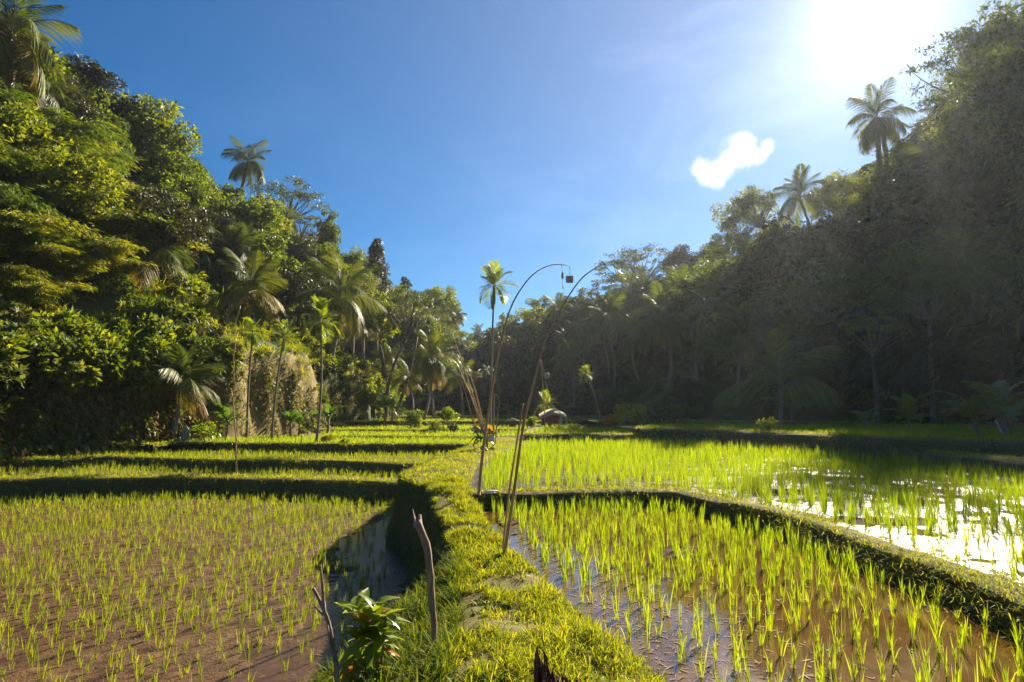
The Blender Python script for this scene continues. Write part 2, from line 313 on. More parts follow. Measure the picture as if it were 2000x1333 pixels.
# ------------------------------------------------------------------ paddies and terraces
# central ridge: left foot, left lip, right lip (world x,y), listed from behind the camera to the far end
LIP = smooth_line([(-.75, -4), (-.7, 0), (-.50, 2.5), (-.46, 3.7), (-.48, 4.9), (-.58, 6.5), (-.85, 8.6), (-1.25, 10.6), (-1.75, 12.8), (-2.40, 13.7), (-2.6, 14.6), (-2.45, 17), (-2.35, 20), (-1.9, 24), (-1.6, 27), (-1.2, 31), (-.8, 36)])
FOOT = smooth_line([(-3.2, -4), (-3.0, 0), (-2.8, 3), (-2.5, 5), (-2.15, 6.4), (-1.65, 7.8), (-1.45, 9.2), (-1.8, 11.2), (-2.05, 12.3), (-2.62, 13.3), (-2.85, 14.6), (-2.75, 17), (-2.65, 20), (-2.2, 24), (-1.9, 27), (-1.5, 31), (-1.1, 36)])
RLIP = smooth_line([(1.6, -4), (1.4, 0), (1.15, 2.8), (.90, 3.9), (.72, 4.5), (.50, 5.2), (.24, 6.4), (-.05, 7.6), (-.38, 9.3), (-.66, 10.9), (-.78, 12), (-.9, 15), (-.95, 17.5), (-.3, 21.6), (.3, 24), (.9, 27.2), (1.6, 33)])
def lerp_lines(A, B, C, n):
    f = lambda L: np.stack([np.interp(np.linspace(0, 1, n), np.linspace(0, 1, len(L)), L[:, k]) for k in range(2)], 1)
    return f(A), f(B), f(C)
def ytz(y): return np.interp(y, [0, 10, 12, 22, 40], [.16, .18, .26, .28, .30])
N = 360
# resample by y so rows are comparable
yy = np.linspace(-4, 33, N)
fx = lambda L: np.interp(yy, L[:, 1], L[:, 0])
lx, rx_ = fx(LIP), fx(RLIP); fxx = fx(FOOT)
rows = []
cols_n = [('f', 0), ('f', .25), ('f', .5), ('f', .75), ('l', 0)] + [('t', k / 8) for k in range(1, 8)] + [('r', 0), ('r', 1)]
VV = []
for kind, t in cols_n:
    if kind == 'f':
        x = fxx + (lx - fxx) * (t ** 1.0); z = -1.2 + (ytz(yy) - .04 + 1.2) * np.where(yy > 6.3, np.interp(t, [0, .25, .5, .75], [0, .16, .40, .68]), np.interp(t, [0, .25, .5, .75], [0, .27, .55, .82]))
    elif kind == 'l': x = lx; z = ytz(yy) - .02
    elif kind == 't': x = lx + (rx_ - lx) * t; z = ytz(yy) + .05 * math.sin(math.pi * t)
    else: x = rx_ + .07 * t; z = ytz(yy) * (1 - t) * .55 - .15 * t
    x = x + fbm(yy * 1.3, np.full(N, t * 3), 5) * (.14 if kind in 'f' else .07) + fbm(yy * 3.6, np.full(N, t * 2 + (9 if kind in 'r' else 0)), 15) * .07
    z = z + fbm(yy * 1.8, x * 2.0, 6) * (.10 if kind in 'ltf' else .04)
    VV.append(np.stack([x, yy, z], 1))
VV = np.array(VV); nc = len(VV)
F = []; mi = []
for c in range(nc - 1):
    a = c * N + np.arange(N - 1); F.append(np.stack([a, a + N, a + N + 1, a + 1], 1)); mi += [0 if c < 4 else 1] * (N - 1)
RIDGE = VV
tag(link('path', mesh_of('path', VV.reshape(-1, 3), np.concatenate(F), [M['bank'], M['turf']], True, mi)), kind='structure')
def ridge_pts(n, c0, c1, y0, y1, pw=1.0, rg=rng):
    """random points on the ridge surface between columns c0..c1, density rising towards y0"""
    yv = y0 + (y1 - y0) * rg.uniform(0, 1, n) ** pw; cv = rg.uniform(c0, c1, n)
    iy = np.clip((yv + 4) / 37 * (N - 1), 0, N - 1.001); i0 = iy.astype(int); ty = (iy - i0)[:, None]
    j0 = np.clip(cv.astype(int), 0, nc - 2); tc = (cv - j0)[:, None]
    return (RIDGE[j0, i0] * (1 - tc) + RIDGE[j0 + 1, i0] * tc) * (1 - ty) + (RIDGE[j0, i0 + 1] * (1 - tc) + RIDGE[j0 + 1, i0 + 1] * tc) * ty

def flat(name, poly, z, mat):
    bm = bmesh.new(); vs_ = [bm.verts.new((x, y, z)) for x, y in poly]; bm.faces.new(vs_); bmesh.ops.triangulate(bm, faces=bm.faces[:])
    bmesh.ops.recalc_face_normals(bm, faces=bm.faces[:])
    if sum(f.normal.z for f in bm.faces) < 0: bmesh.ops.reverse_faces(bm, faces=bm.faces[:])
    m = bpy.data.meshes.new(name); bm.to_mesh(m); bm.free(); m.materials.append(mat)
    return tag(link(name, m), kind='structure')
def pxline(pts, z): return np.array([G(a, b, z)[:2] for a, b in pts])
BANKS = []      # (line, ztop, width, zlow) for grass scattering
def bank(line, ztop, zlow, width=.45, back=None, wall=.12, mat=None, seed=1, jag=.10):
    """terrace edge: a rough earth wall facing the viewer with a rounded grassy rim on top; line runs left to right"""
    L = resample(smooth_line(line), .22); n = len(L)
    T = unit(np.gradient(L, axis=0)); Nn = np.stack([T[:, 1], -T[:, 0]], 1)      # towards the viewer (right of travel)
    back = ztop - .08 if back is None else back
    prof = [(.10 + wall, zlow - .12), (wall * .9, zlow + (ztop - zlow) * .35), (wall * .5, zlow + (ztop - zlow) * .7), (.03, ztop - .06), (-.05, ztop - .01),
            (-.5 * width, ztop + .015), (-.88 * width, ztop - .015), (-width, ztop - .06), (-width - .05, back - .1)]
    P = []
    s = np.arange(n) * .22
    for k, (off, z) in enumerate(prof):
        wob = fbm(s * .9 + 3, np.full(n, k * .35), seed) * jag * (1.6 if 0 < k < 5 else 1)
        q = L + Nn * (off + wob + fbm(s * .25, np.full(n, 0.0), seed + 5) * .1)[:, None]
        zz = np.full(n, z) + (fbm(s * 1.3, np.full(n, k * .5), seed + 7) * .05 if k > 2 else 0)
        P.append(np.stack([q[:, 0], q[:, 1], zz], 1))
    P = np.array(P); F = []; mi = []
    for c in range(len(prof) - 1):
        a = c * n + np.arange(n - 1); F.append(np.stack([a, a + 1, a + n + 1, a + n], 1)); mi += [0 if c < 3 else 1] * (n - 1)
    o = link('terrace_bank', mesh_of('terrace_bank', P.reshape(-1, 3), np.concatenate(F), [M['bank'], M['turf']], True, mi))
    tag(o, kind='structure'); BANKS.append((L, Nn, ztop, width, zlow, wall)); return L
ZL = [-1.1, -.60, -.27, .10, .20, .33, .68, .95]
# front edges of the left terraces
E1 = pxline([(-700, 940), (-300, 939), (0, 936), (200, 934), (400, 932), (600, 937), (700, 940), (795, 944)], -.50)
E2 = pxline([(-700, 897), (-300, 895), (0, 897), (120, 896), (217, 891), (350, 896), (500, 901), (620, 899), (720, 903), (838, 907)], -.17)
E3 = pxline([(300, 869), (348, 865), (450, 865), (600, 867), (750, 868), (850, 867), (935, 868)], .20)
E4 = pxline([(640, 852), (700, 851), (800, 852), (900, 853), (1040, 852)], .30)
E5 = np.array([(-12.5, 41.5), (-8, 41), (-4, 42), (-1, 42.5), (2.0, 42)])
E6 = np.array([(-13.5, 51), (-10, 50), (-5, 52), (0, 53), (5, 52), (12, 50)])
E7 = np.array([(-14.5, 64), (-8, 63), (-2, 65), (4, 64), (10, 62)])
flat('mud', [(-90, -40), (0, -40), (-1.0, 0), (-1.0, 6), (-1.3, 12), (-2.0, 24), (-90, 24)], ZL[0], M['water_left'])
FARP = [(-1.4, 90), (-90, 90)]
def left_plat(E, z, mat, xend): return flat('paddy_mud', [tuple(p + np.array([0, .1])) for p in E] + [(xend, E[-1][1] + .5), (xend, 90), (-90, 90)], z, mat)
left_plat(E1, ZL[1], M['mud'], -1.6)
left_plat(E2, ZL[2], M['mud'], -1.3)
left_plat(E3, ZL[3], M['turf'], 0)
left_plat(E4, ZL[4], M['turf'], 1)
left_plat(E5, ZL[5], M['turf'], 6)
left_plat(E6, ZL[6], M['turf'], 14)
left_plat(E7, ZL[7], M['turf'], 14)
bank(E1, -.50, -1.1, .5, seed=11); bank(E2, -.17, -.60, .4, seed=12); bank(E3, .20, -.27, .45, seed=13)
bank(E4, .28, .10, .35, seed=14); bank(E5, .43, .20, .6, seed=15); bank(E6, .78, .33, .6, seed=16); bank(E7, 1.05, .68, .6, seed=17)
# right side
EB = pxline([(925, 962), (1000, 961), (1150, 957), (1290, 955), (1350, 963), (1450, 985), (1550, 1010), (1700, 1065), (1850, 1115), (2000, 1175)], .28)
EB = np.concatenate([EB, [(4.0, 3.4), (4.1, 1.5), (4.2, -4)]])
flat('water', [(-.9, -4)] + [(float(x) - .25, float(y)) for x, y in RLIP if 0 < y < 11] + [(-.9, 11.6), (4.4, 11.6), (4.8, 8), (4.6, -4)], 0.0, M['water'])
tag(link('pond_bed', mesh_of('pond_bed', [[.2, -30, -.05], [60, -30, -.05], [60, 95, -.05], [.2, 95, -.05]], [[0, 1, 2, 3]], M['soil'])), kind='structure')
bank(EB, .26, 0.0, .40, back=.2, wall=.03, seed=21, jag=.12)
flat('paddy_water', [(-.75, EB[0][1] + .2)] + [(float(x) + .17, float(y) + .2) for x, y in EB] + [(14, -4), (14, 20), (9, 30), (1.0, 30)] + [(float(x) - .12, float(y)) for x, y in RLIP[::-1] if 12.2 < y < 29], .20, M['water_back'])
E2R = np.array([G(1022, 866, .2)[:2], G(1100, 866, .2)[:2], G(1200, 867, .2)[:2], G(1330, 870, .2)[:2]])
bank(E2R, .62, .2, .6, wall=.25, seed=22)
flat('terrace', [tuple(p + [0, .2]) for p in E2R] + [(10, 30), (14, 52), (8, 68), (2, 70), (1, 40)], .56, M['turf'])
E3R = np.array([(5.6, 27.4), G(1330, 870, .2)[:2], G(1500, 885, .2)[:2], G(1620, 893, .2)[:2], G(1700, 900, .2)[:2], G(1800, 906, .2)[:2], (12.0, 17.8), (13.6, 16.8), (16, 15.5), (19, 13), (22, 6), (24, -4)], dtype=object)
E3R = np.array([[float(p[0]), float(p[1])] for p in E3R])
bank(E3R, .93, .2, .6, wall=.3, seed=23, jag=.2)
flat('terrace', [tuple(p + [.1, .2]) for p in E3R] + [(45, -4), (45, 60), (14, 60), (5.4, 34)], .86, M['turf'])
EL = np.array([G(1810, 908, .2)[:2], G(1860, 916, .2)[:2], G(1950, 925, .2)[:2], G(2050, 940, .2)[:2], G(2300, 960, .2)[:2], (12.5, 5)])
bank(EL, .58, .2, .5, wall=.25, seed=24, jag=.2)
flat('terrace', [tuple(p + [.1, .1]) for p in EL] + [(24, 5), (20, 14), (12, 18)], .52, M['turf'])
# far right low terrace between hut and hill
E8 = np.array([(5.2, 38), (8, 37), (11, 36.5), (14, 35), (18, 33)])
bank(E8, 1.05, .6, .6, seed=25); flat('terrace', [tuple(p + [0, .1]) for p in E8] + [(26, 40), (16, 60), (6, 66)], .98, M['turf'])
# ------------------------------------------------------------------ rice
def grid_in(poly, sp, z, rot=0.0, jit=.13, xr=(-60, 30), yr=(-4, 60), fr=60):
    x = np.arange(xr[0], xr[1], sp); y = np.arange(yr[0], yr[1], sp); X, Y = np.meshgrid(x, y); c, s = math.cos(rot), math.sin(rot)
    x0, y0 = X.ravel(), Y.ravel(); cx = (xr[0] + xr[1]) / 2; cyy = (yr[0] + yr[1]) / 2
    P = np.stack([cx + (x0 - cx) * c - (y0 - cyy) * s, cyy + (x0 - cx) * s + (y0 - cyy) * c], 1)
    P += rng.normal(0, sp * jit, P.shape); P = P[inpoly(P, [tuple(q) for q in poly])]
    px = 1000 + P[:, 0] / np.maximum(P[:, 1], .1) * FPX
    P = P[(px > -350) & (px < 2350) & (P[:, 1] > 2.5)]
    P = P[rng.uniform(0, 1, len(P)) > .05]
    return np.concatenate([P, np.full((len(P), 1), z)], 1)
def clear(P, lines, dmin):
    for L in lines: P = P[dist_line(P, L) > dmin]
    return P
WALLFOOT = np.stack([fx(FOOT), yy], 1)
polyL0 = [(-60, -3)] + [(float(a) - .25, float(b)) for a, b in WALLFOOT[::8] if b < 20.3] + [(float(p[0]), float(p[1]) - .35) for p in E1[::-1]]
pL0 = grid_in(polyL0, .25, ZL[0], .06, .15)
chan = [(-3.4, 17), (-3.5, 13), (-3.0, 11), (-2.9, 9.5), (-2.7, 8), (-3.3, 6), (-3.4, 4), (-2.2, 4), (-1.2, 8), (-1.2, 11), (-2.2, 17)]
keep = ~inpoly(pL0, chan) | (rng.uniform(0, 1, len(pL0)) < .38); pL0 = pL0[keep]
polyL1 = [tuple(p + [0, .6]) for p in E1] + [(-2.8, 21)] + [tuple(p - [0, .3]) for p in E2[::-1]]
pL1 = grid_in(polyL1, .26, ZL[1], .05)
polyL2 = [tuple(p + [0, .5]) for p in E2] + [(-2.2, 26)] + [tuple(p - [0, .3]) for p in E3[::-1]] + [(-17, 32), (-27, 31), (-45, 28)]
pL2 = grid_in(polyL2, .25, ZL[2], .03)
polyL3 = [tuple(p + [0, .5]) for p in E3] + [(-1.5, 34.5)] + [tuple(p - [0, .2]) for p in E4[::-1]] + [(-11, 39), (-15, 36), (-17, 33)]
pL3 = grid_in(polyL3, .22, ZL[3])
pL4 = grid_in([tuple(p + [0, .4]) for p in E4] + [(1.2, 41.5)] + [tuple(p - [0, .3]) for p in E5[::-1]], .26, ZL[4])
pL5 = grid_in([tuple(p + [0, .6]) for p in E5] + [tuple(p - [0, .3]) for p in E6[::-1]], .33, ZL[5])
pL6 = grid_in([tuple(p + [0, .6]) for p in E6] + [tuple(p - [0, .3]) for p in E7[::-1]], .4, ZL[6], yr=(3, 70))
polyR0 = [(float(a) + .28, float(b)) for a, b in zip(rx_[::6], yy[::6]) if b < 10.6] + [(float(p[0]) - .12, float(p[1]) - .22) for p in EB]
pR0 = grid_in(polyR0, .235, 0.0, .12, .14)
polyR1 = [(float(p[0]) + .05, float(p[1]) + .62) for p in EB[:6]] + [(float(p[0]) + .5, float(p[1]) + .2) for p in EB[6:]] + [(12, -3), (12, 11)] + \
         [tuple(p + [-.5, -.5]) for p in EL[::-1][1:]] + [tuple(p + [-.3, -.9]) for p in E3R[1:6][::-1]] + [tuple(p + [0, -.6]) for p in E2R[::-1]] + [(float(a) + .2, float(b)) for a, b in zip(rx_[::-6], yy[::-6]) if 11.8 < b < 26.5]
pR1 = grid_in(polyR1, .225, .2, -.08, .2)
pR2 = grid_in([tuple(p + [0, .8]) for p in E2R] + [(7, 36), (2, 38)], .3, .56)
pR3 = grid_in([tuple(p + [.1, .8]) for p in E3R] + [(30, 8), (27, 29), (20, 36), (8, 36)], .28, .86, fr=60)
def clumps(P, nb, h, bw, spread=.05, lean=.28, segs=3, droop=.25, rg=rng):
    n = len(P); hs = h * rg.uniform(.65, 1.2, n)
    hs *= np.clip(1 + fbm(P[:, 0] * .5, P[:, 1] * .5, 31) * .35, .6, 1.4)
    B = np.repeat(P, nb, axis=0); B[:, :2] += rg.normal(0, spread * .5, (len(B), 2))
    hh = np.repeat(hs, nb) * rg.uniform(.55, 1.1, len(B))
    return blades_at(B, hh, np.full(len(B), bw), lean, segs, droop, rg)
def near_key(P): return P[:, 1]
# the 300 clumps that show largest are plants of their own, the rest one stuff object
def vis(P):
    px = 1000 + P[:, 0] / P[:, 1] * FPX; d = P[:, 1]; b = (P[:, 2] - EYE) / d
    py = 800 - b * FPX
    return (px > -20) & (px < 2020) & (py < 1400)
L_all = pL0; R_all = pR0; R1_all = pR1
def split_near(P, n):
    v = vis(P); k = np.where(v)[0]; k = k[np.argsort(P[k, 1])][:n]; m = np.zeros(len(P), bool); m[k] = True; return P[m], P[~m]
nearL, pL0 = split_near(pL0, 120); nearR, pR0 = split_near(pR0, 135); nearR1, pR1 = split_near(pR1, 45)
def rice_protos(mat, h, k, nb, lean):
    out = []
    for i in range(k):
        r = np.random.default_rng(100 + i + int(h * 1000))
        V, F = clumps(np.zeros((1, 3)), nb, h, .0075, .024, lean, 4, .45, r); out.append(mesh_of('rice_plant', V, F, mat))
    return out
protoL = rice_protos(M['rice_left'], .33, 9, 10, .2); protoR = rice_protos(M['rice'], .345, 9, 10, .18)
def put_rice(P, protos, label, group, smin, smax):
    for i, p in enumerate(P):
        o = link('rice_plant', protos[i % len(protos)], None, tuple(p)); o.rotation_euler = (0, 0, random.uniform(0, 6.28)); s = random.uniform(smin, smax); o.scale = (s, s, s * random.uniform(.85, 1.1))
        tag(o, label, 'rice plant', group)
put_rice(nearL, protoL, 'thin young rice plant standing in the brown mud of the lower left paddy foreground', 'rice plants in the near mud of the left paddy', .7, 1.25)
put_rice(nearR, protoR, 'bright green young rice plant standing in the shallow brown water of the right foreground paddy', 'rice plants in the near water of the right paddy', .75, 1.15)
put_rice(nearR1, protoR, 'rice plant in glinting water beyond the low grassy bund at right', 'rice plants beyond the diagonal bund at right', .8, 1.2)
parts = []
def bydist(P, h, lean, cuts=((0, 14), (11, 11), (17, 9), (26, 6), (36, 5)), w0=.0085):
    for i, (d0, nb) in enumerate(cuts):
        d1 = cuts[i + 1][0] if i + 1 < len(cuts) else 1e9
        Q = P[(P[:, 1] >= d0) & (P[:, 1] < d1)]
        if len(Q): parts.append(clumps(Q, nb, h, max(w0, .0008 * max(d0, 9)), .028 + .001 * d0, lean, 3 if d0 < 20 else 2))
bydist(pR0, .335, .18); bydist(pR1, .46, .2)
VR, FR = join(parts); parts = []
bydist(pL0, .33, .22); bydist(pL1, .33, .25); bydist(pL2, .33, .25)
nL = sum(len(p[1]) for p in parts)
bydist(pL3, .3, .35); bydist(pL4, .3, .35); bydist(pL5, .35, .4); bydist(pL6, .4, .4); bydist(pR2, .4, .4); bydist(pR3, .28, .4)
VLf, FLf = join(parts)
V, F = join([(VR, FR), (VLf, FLf)]); mi = np.zeros(len(F), int); mi[len(FR):len(FR) + nL] = 1
tag(link('rice', mesh_of('rice', V, F, [M['rice'], M['rice_left']], False, mi)), 'young green rice growing in rows across all the terraced paddies', 'rice', kind='stuff')
# ------------------------------------------------------------------ grass on path and banks
gp = []
P = ridge_pts(42000, 4.0, 12.4, 2.6, 13, 1.7); dens = fbm(P[:, 0] * 2.6, P[:, 1] * 2.6, 41) + .4 * fbm(P[:, 0] * 9, P[:, 1] * 9, 43)
P = P[dens > -.17]; n = len(P); gp.append(blades_at(P, rng.uniform(.03, .085, n) * (1 + .8 * np.clip(fbm(P[:, 0] * 3, P[:, 1] * 3, 45), -.5, 1)), rng.uniform(.005, .012, n), 1.0, 2, .5))
C_ = ridge_pts(4600, 4.0, 12.2, 2.7, 13, 1.6); C_ = C_[fbm(C_[:, 0] * 2.6, C_[:, 1] * 2.6, 41) > -.1]; P = np.repeat(C_, 11, axis=0); P[:, :2] += rng.normal(0, .012, (len(P), 2)); n = len(P); gp.append(blades_at(P, rng.uniform(.06, .17, n), rng.uniform(.005, .009, n), .75, 3, .6))
P = ridge_pts(16000, 4.0, 12.4, 12, 30, 1.2); n = len(P); gp.append(blades_at(P, rng.uniform(.06, .14, n), rng.uniform(.012, .022, n), .8, 2, .4))
P = ridge_pts(5000, 11.2, 12.6, 2.6, 12, 1.4); n = len(P); gp.append(blades_at(P, rng.uniform(.05, .15, n), rng.uniform(.006, .012, n), .9, 2, .6))
P = ridge_pts(5200, 3.6, 12.4, 2.7, 12, 1.5); P = P[fbm(P[:, 0] * 1.7, P[:, 1] * 1.7, 46) > .02]; P = np.repeat(P, 5, axis=0); n = len(P); az = rng.uniform(0, 6.28, n); el = rng.uniform(.2, 1.0, n)
d_ = np.stack([np.cos(az) * np.cos(el), np.sin(az) * np.cos(el), np.sin(el)], 1); s_ = np.stack([-np.sin(az), np.cos(az), np.zeros(n)], 1); weed_n = sum(len(g_[1]) for g_ in gp)
gp.append(strips(P, d_, s_, rng.uniform(.03, .09, n), rng.uniform(.012, .026, n), rng.uniform(.2, .8, n), 2, 'leaf')); weed_k = len(gp[-1][1])
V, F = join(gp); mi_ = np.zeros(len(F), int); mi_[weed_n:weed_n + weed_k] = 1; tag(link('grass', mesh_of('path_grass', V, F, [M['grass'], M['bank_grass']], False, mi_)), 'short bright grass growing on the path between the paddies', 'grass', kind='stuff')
gp = []
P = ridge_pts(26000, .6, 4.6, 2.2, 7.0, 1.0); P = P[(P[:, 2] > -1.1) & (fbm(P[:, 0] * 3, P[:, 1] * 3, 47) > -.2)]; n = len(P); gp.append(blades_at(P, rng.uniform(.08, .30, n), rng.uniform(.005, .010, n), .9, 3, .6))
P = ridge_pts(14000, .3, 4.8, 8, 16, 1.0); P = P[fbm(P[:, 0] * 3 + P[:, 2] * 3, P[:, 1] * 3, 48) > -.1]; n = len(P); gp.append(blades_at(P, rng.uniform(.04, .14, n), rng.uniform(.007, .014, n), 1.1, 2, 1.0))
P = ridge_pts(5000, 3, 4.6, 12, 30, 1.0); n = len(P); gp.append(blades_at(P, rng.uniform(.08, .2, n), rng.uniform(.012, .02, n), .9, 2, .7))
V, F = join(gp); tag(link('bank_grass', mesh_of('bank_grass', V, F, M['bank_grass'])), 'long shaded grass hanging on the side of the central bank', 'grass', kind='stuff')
P = ridge_pts(3800, 4.0, 12.4, 2.6, 11, 1.5); P = P[fbm(P[:, 0] * 2.6, P[:, 1] * 2.6, 41) < .0]; n = len(P)
V, F = blades_at(P, rng.uniform(.03, .10, n), rng.uniform(.004, .01, n), 1.4, 2, .3)
tag(link('dead_grass', mesh_of('dead_grass', V, F, M['dry'])), 'dry brown grass scraps lying in bare patches of the path', 'grass', kind='stuff')
gp = []
for (L, Nn, zt, wd, zl, wall) in BANKS:
    per = np.linalg.norm(np.diff(L, axis=0), axis=1).sum(); dm = max(4., float(np.median(L[:, 1])))
    D = np.maximum(L[:, 1], 3.0); k = np.clip(1500 * (7.0 / D), 90, 2200) * .22        # blades per sample
    cnt = rng.poisson(k); px = 1000 + L[:, 0] / D * FPX; cnt[(px < -400) | (px > 2400) | (L[:, 1] < 2)] = 0
    idx = np.repeat(np.arange(len(L)), cnt); n = len(idx)
    off = rng.uniform(-wd - .08, .08 + wall, n); q = L[idx] + Nn[idx] * off[:, None] + rng.normal(0, .06, (n, 2))
    z = np.where(off > 0, zt - .03 - (off / (wall + .08)) * (zt - zl) * .9, zt + .01); D = D[idx]
    sz = np.clip(.0011 * D, .007, .05)
    gp.append(blades_at(np.concatenate([q, z[:, None]], 1), rng.uniform(.05, .13, n) * np.clip(D / 12, 1, 2.2) * np.where(off > 0, 1.1, .8), sz * rng.uniform(.7, 1.3, n), 1.0, 2, .6))
V, F = join(gp); tag(link('bund_grass', mesh_of('bund_grass', V, F, M['grass'])), 'short grass along the rims of the rice terraces', 'grass', kind='stuff')
#OBJ
# ------------------------------------------------------------------ plant prototypes
def rand_unit(n, rg): v = rg.normal(0, 1, (n, 3)); return unit(v)
def leaf_cloud(centers, radii, n_per, L, W, rg, flat_=1.0, droop=.3, hang=0.0, shell=.55, prof='diamond', segs=2, up=.35):
    """leaf sprays around clump centres: each leaf its own small face"""
    C = np.repeat(centers, n_per, axis=0); Rr = np.repeat(radii, n_per); n = len(C)
    u = rand_unit(n, rg); r = (shell + (1 - shell) * rg.uniform(0, 1, n)) * Rr
    P = C + u * r[:, None] * np.array([1, 1, flat_])
    d = unit(u * .7 + rand_unit(n, rg) * .8 + np.array([0, 0, up - hang])); s = unit(np.cross(d, rand_unit(n, rg)))
    return strips(P, d, s, L * rg.uniform(.6, 1.35, n), W * rg.uniform(.6, 1.3, n), droop * rg.uniform(.2, 1.4, n), segs, prof)
def limbs(targets, root, rg, r0=.22, bend=.25, k=5):
    parts = []
    for t in targets:
        t = np.asarray(t); mid = root + (t - root) * .5 + rg.normal(0, bend, 3) + np.array([0, 0, -.4 * bend])
        q = np.linspace(0, 1, k)[:, None]; pts = (1 - q) ** 2 * root + 2 * q * (1 - q) * mid + q * q * t
        parts.append(tube(pts, np.linspace(r0, r0 * .15, k), 5))
    return join(parts)
def dense_crown(seed, R0=4.0, H0=4.2, nclump=60, npc=120, L=.42, W=.22, mat='tree', tall=1.0, top=0.0, lump=1.0):
    rg = np.random.default_rng(seed)
    u = rand_unit(nclump * 3, rg); u = u[u[:, 2] > -.55][:nclump]; m = len(u)
    rr = rg.uniform(.45, 1.0, m) * (1 + .3 * vnoise(u[:, 0] * 2 + seed, u[:, 1] * 2, seed))
    shp = 1 - top * np.clip(u[:, 2], 0, 1)
    C = u * rr[:, None] * np.array([R0, R0, H0 * tall]); C[:, :2] *= shp[:, None]
    rad = rg.uniform(.5, 1.25, m) * R0 / 4 * lump
    V, F = leaf_cloud(C, rad, npc, L, W, rg, .8)
    b = limbs(C[rg.choice(m, 8, False)] * .8, np.array([0, 0, -H0 * .75]), rg, .08)
    return mesh_of('crown', V, F, M[mat]), mesh_of('branches', b[0], b[1], M['trunk'])
def flat_crown(seed, R0=5.0, mat='feather', layers=5, ncl=38, npc=120, L=.34, W=.13):
    """flat-topped feathery crown on long visible limbs"""
    rg = np.random.default_rng(seed); C = []
    for i in range(ncl):
        a = rg.uniform(0, 6.28); r = R0 * math.sqrt(rg.uniform(.02, 1)); z = 1.7 - 2.9 * (r / R0) ** 1.6 + rg.choice([0, -1.3, -2.4]) * rg.uniform(.6, 1)
        C.append([r * math.cos(a), r * math.sin(a), z])
    C = np.array(C); V, F = leaf_cloud(C, rg.uniform(.7, 1.5, ncl), npc, L, W, rg, .26, .3, shell=.1)
    b = limbs(C[:24], np.array([0, 0, -R0 * .95]), rg, .13, .5, 6)
    return mesh_of('crown', V, F, M[mat]), mesh_of('branches', b[0], b[1], M['trunk'])
def cone_crown(seed, R0=3.0, H0=6.0, mat='dark_tree'):
    rg = np.random.default_rng(seed); C = []
    for i in range(70):
        t = rg.uniform(0, 1) ** .8; a = rg.uniform(0, 6.28); r = R0 * (1 - t) * rg.uniform(.5, 1) + .15; C.append([r * math.cos(a), r * math.sin(a), -H0 * .5 + H0 * 1.15 * t])
    C = np.array(C); V, F = leaf_cloud(C, rg.uniform(.45, .9, 70), 85, .34, .18, rg, .6)
    b = limbs(C[:8], np.array([0, 0, -H0 * .6]), rg, .15)
    return mesh_of('crown', V, F, M[mat]), mesh_of('branches', b[0], b[1], M['trunk'])
def plume(seed, n_culm=26, Hh=9.0, spread=3.6, per=26, L=.42, W=.065, nl=9, mat='bamboo_leaf'):
    """bamboo clump: arching culms hung with drooping leaf sprays"""
    rg = np.random.default_rng(seed); cul = []; B = []; D = []
    for i in range(n_culm):
        a = rg.uniform(0, 6.28); h = Hh * rg.uniform(.55, 1.05); sp = spread * rg.uniform(.3, 1.15)
        t = np.linspace(0, 1, 9); out = sp * (t ** 2.2); z = h * (t - .32 * t ** 4.0)
        pts = np.stack([np.cos(a) * out + rg.normal(0, .2), np.sin(a) * out + rg.normal(0, .2), z], 1)
        cul.append(tube(pts, np.linspace(.045, .012, 9), 5))
        tt = rg.uniform(.22, 1.0, per) ** .8
        for q in tt:
            p = np.array([np.interp(q, t, pts[:, k]) for k in range(3)]); aa = a + rg.normal(0, 1.3); l = rg.uniform(.4, 1.5)
            for s in np.linspace(.2, 1, 4):
                B.append(p + np.array([math.cos(aa) * l * s, math.sin(aa) * l * s, .15 * l * s - .55 * l * s * s])); D.append([math.cos(aa), math.sin(aa), -.55])
    B = np.repeat(np.array(B), nl, axis=0); D = np.repeat(np.array(D), nl, axis=0); n = len(B)
    B = B + rg.normal(0, .13, B.shape); d = unit(D + rand_unit(n, rg) * .75 + np.array([0, 0, -.35])); s = unit(np.cross(d, rand_unit(n, rg)))
    V, F = strips(B, d, s, L * rg.uniform(.6, 1.3, n), W * rg.uniform(.7, 1.4, n), .3 * rg.uniform(0, 1, n), 2, 'leaf')
    c = join(cul); return mesh_of('foliage', V, F, M[mat]), mesh_of('culms', c[0], c[1], M['bamboo'])
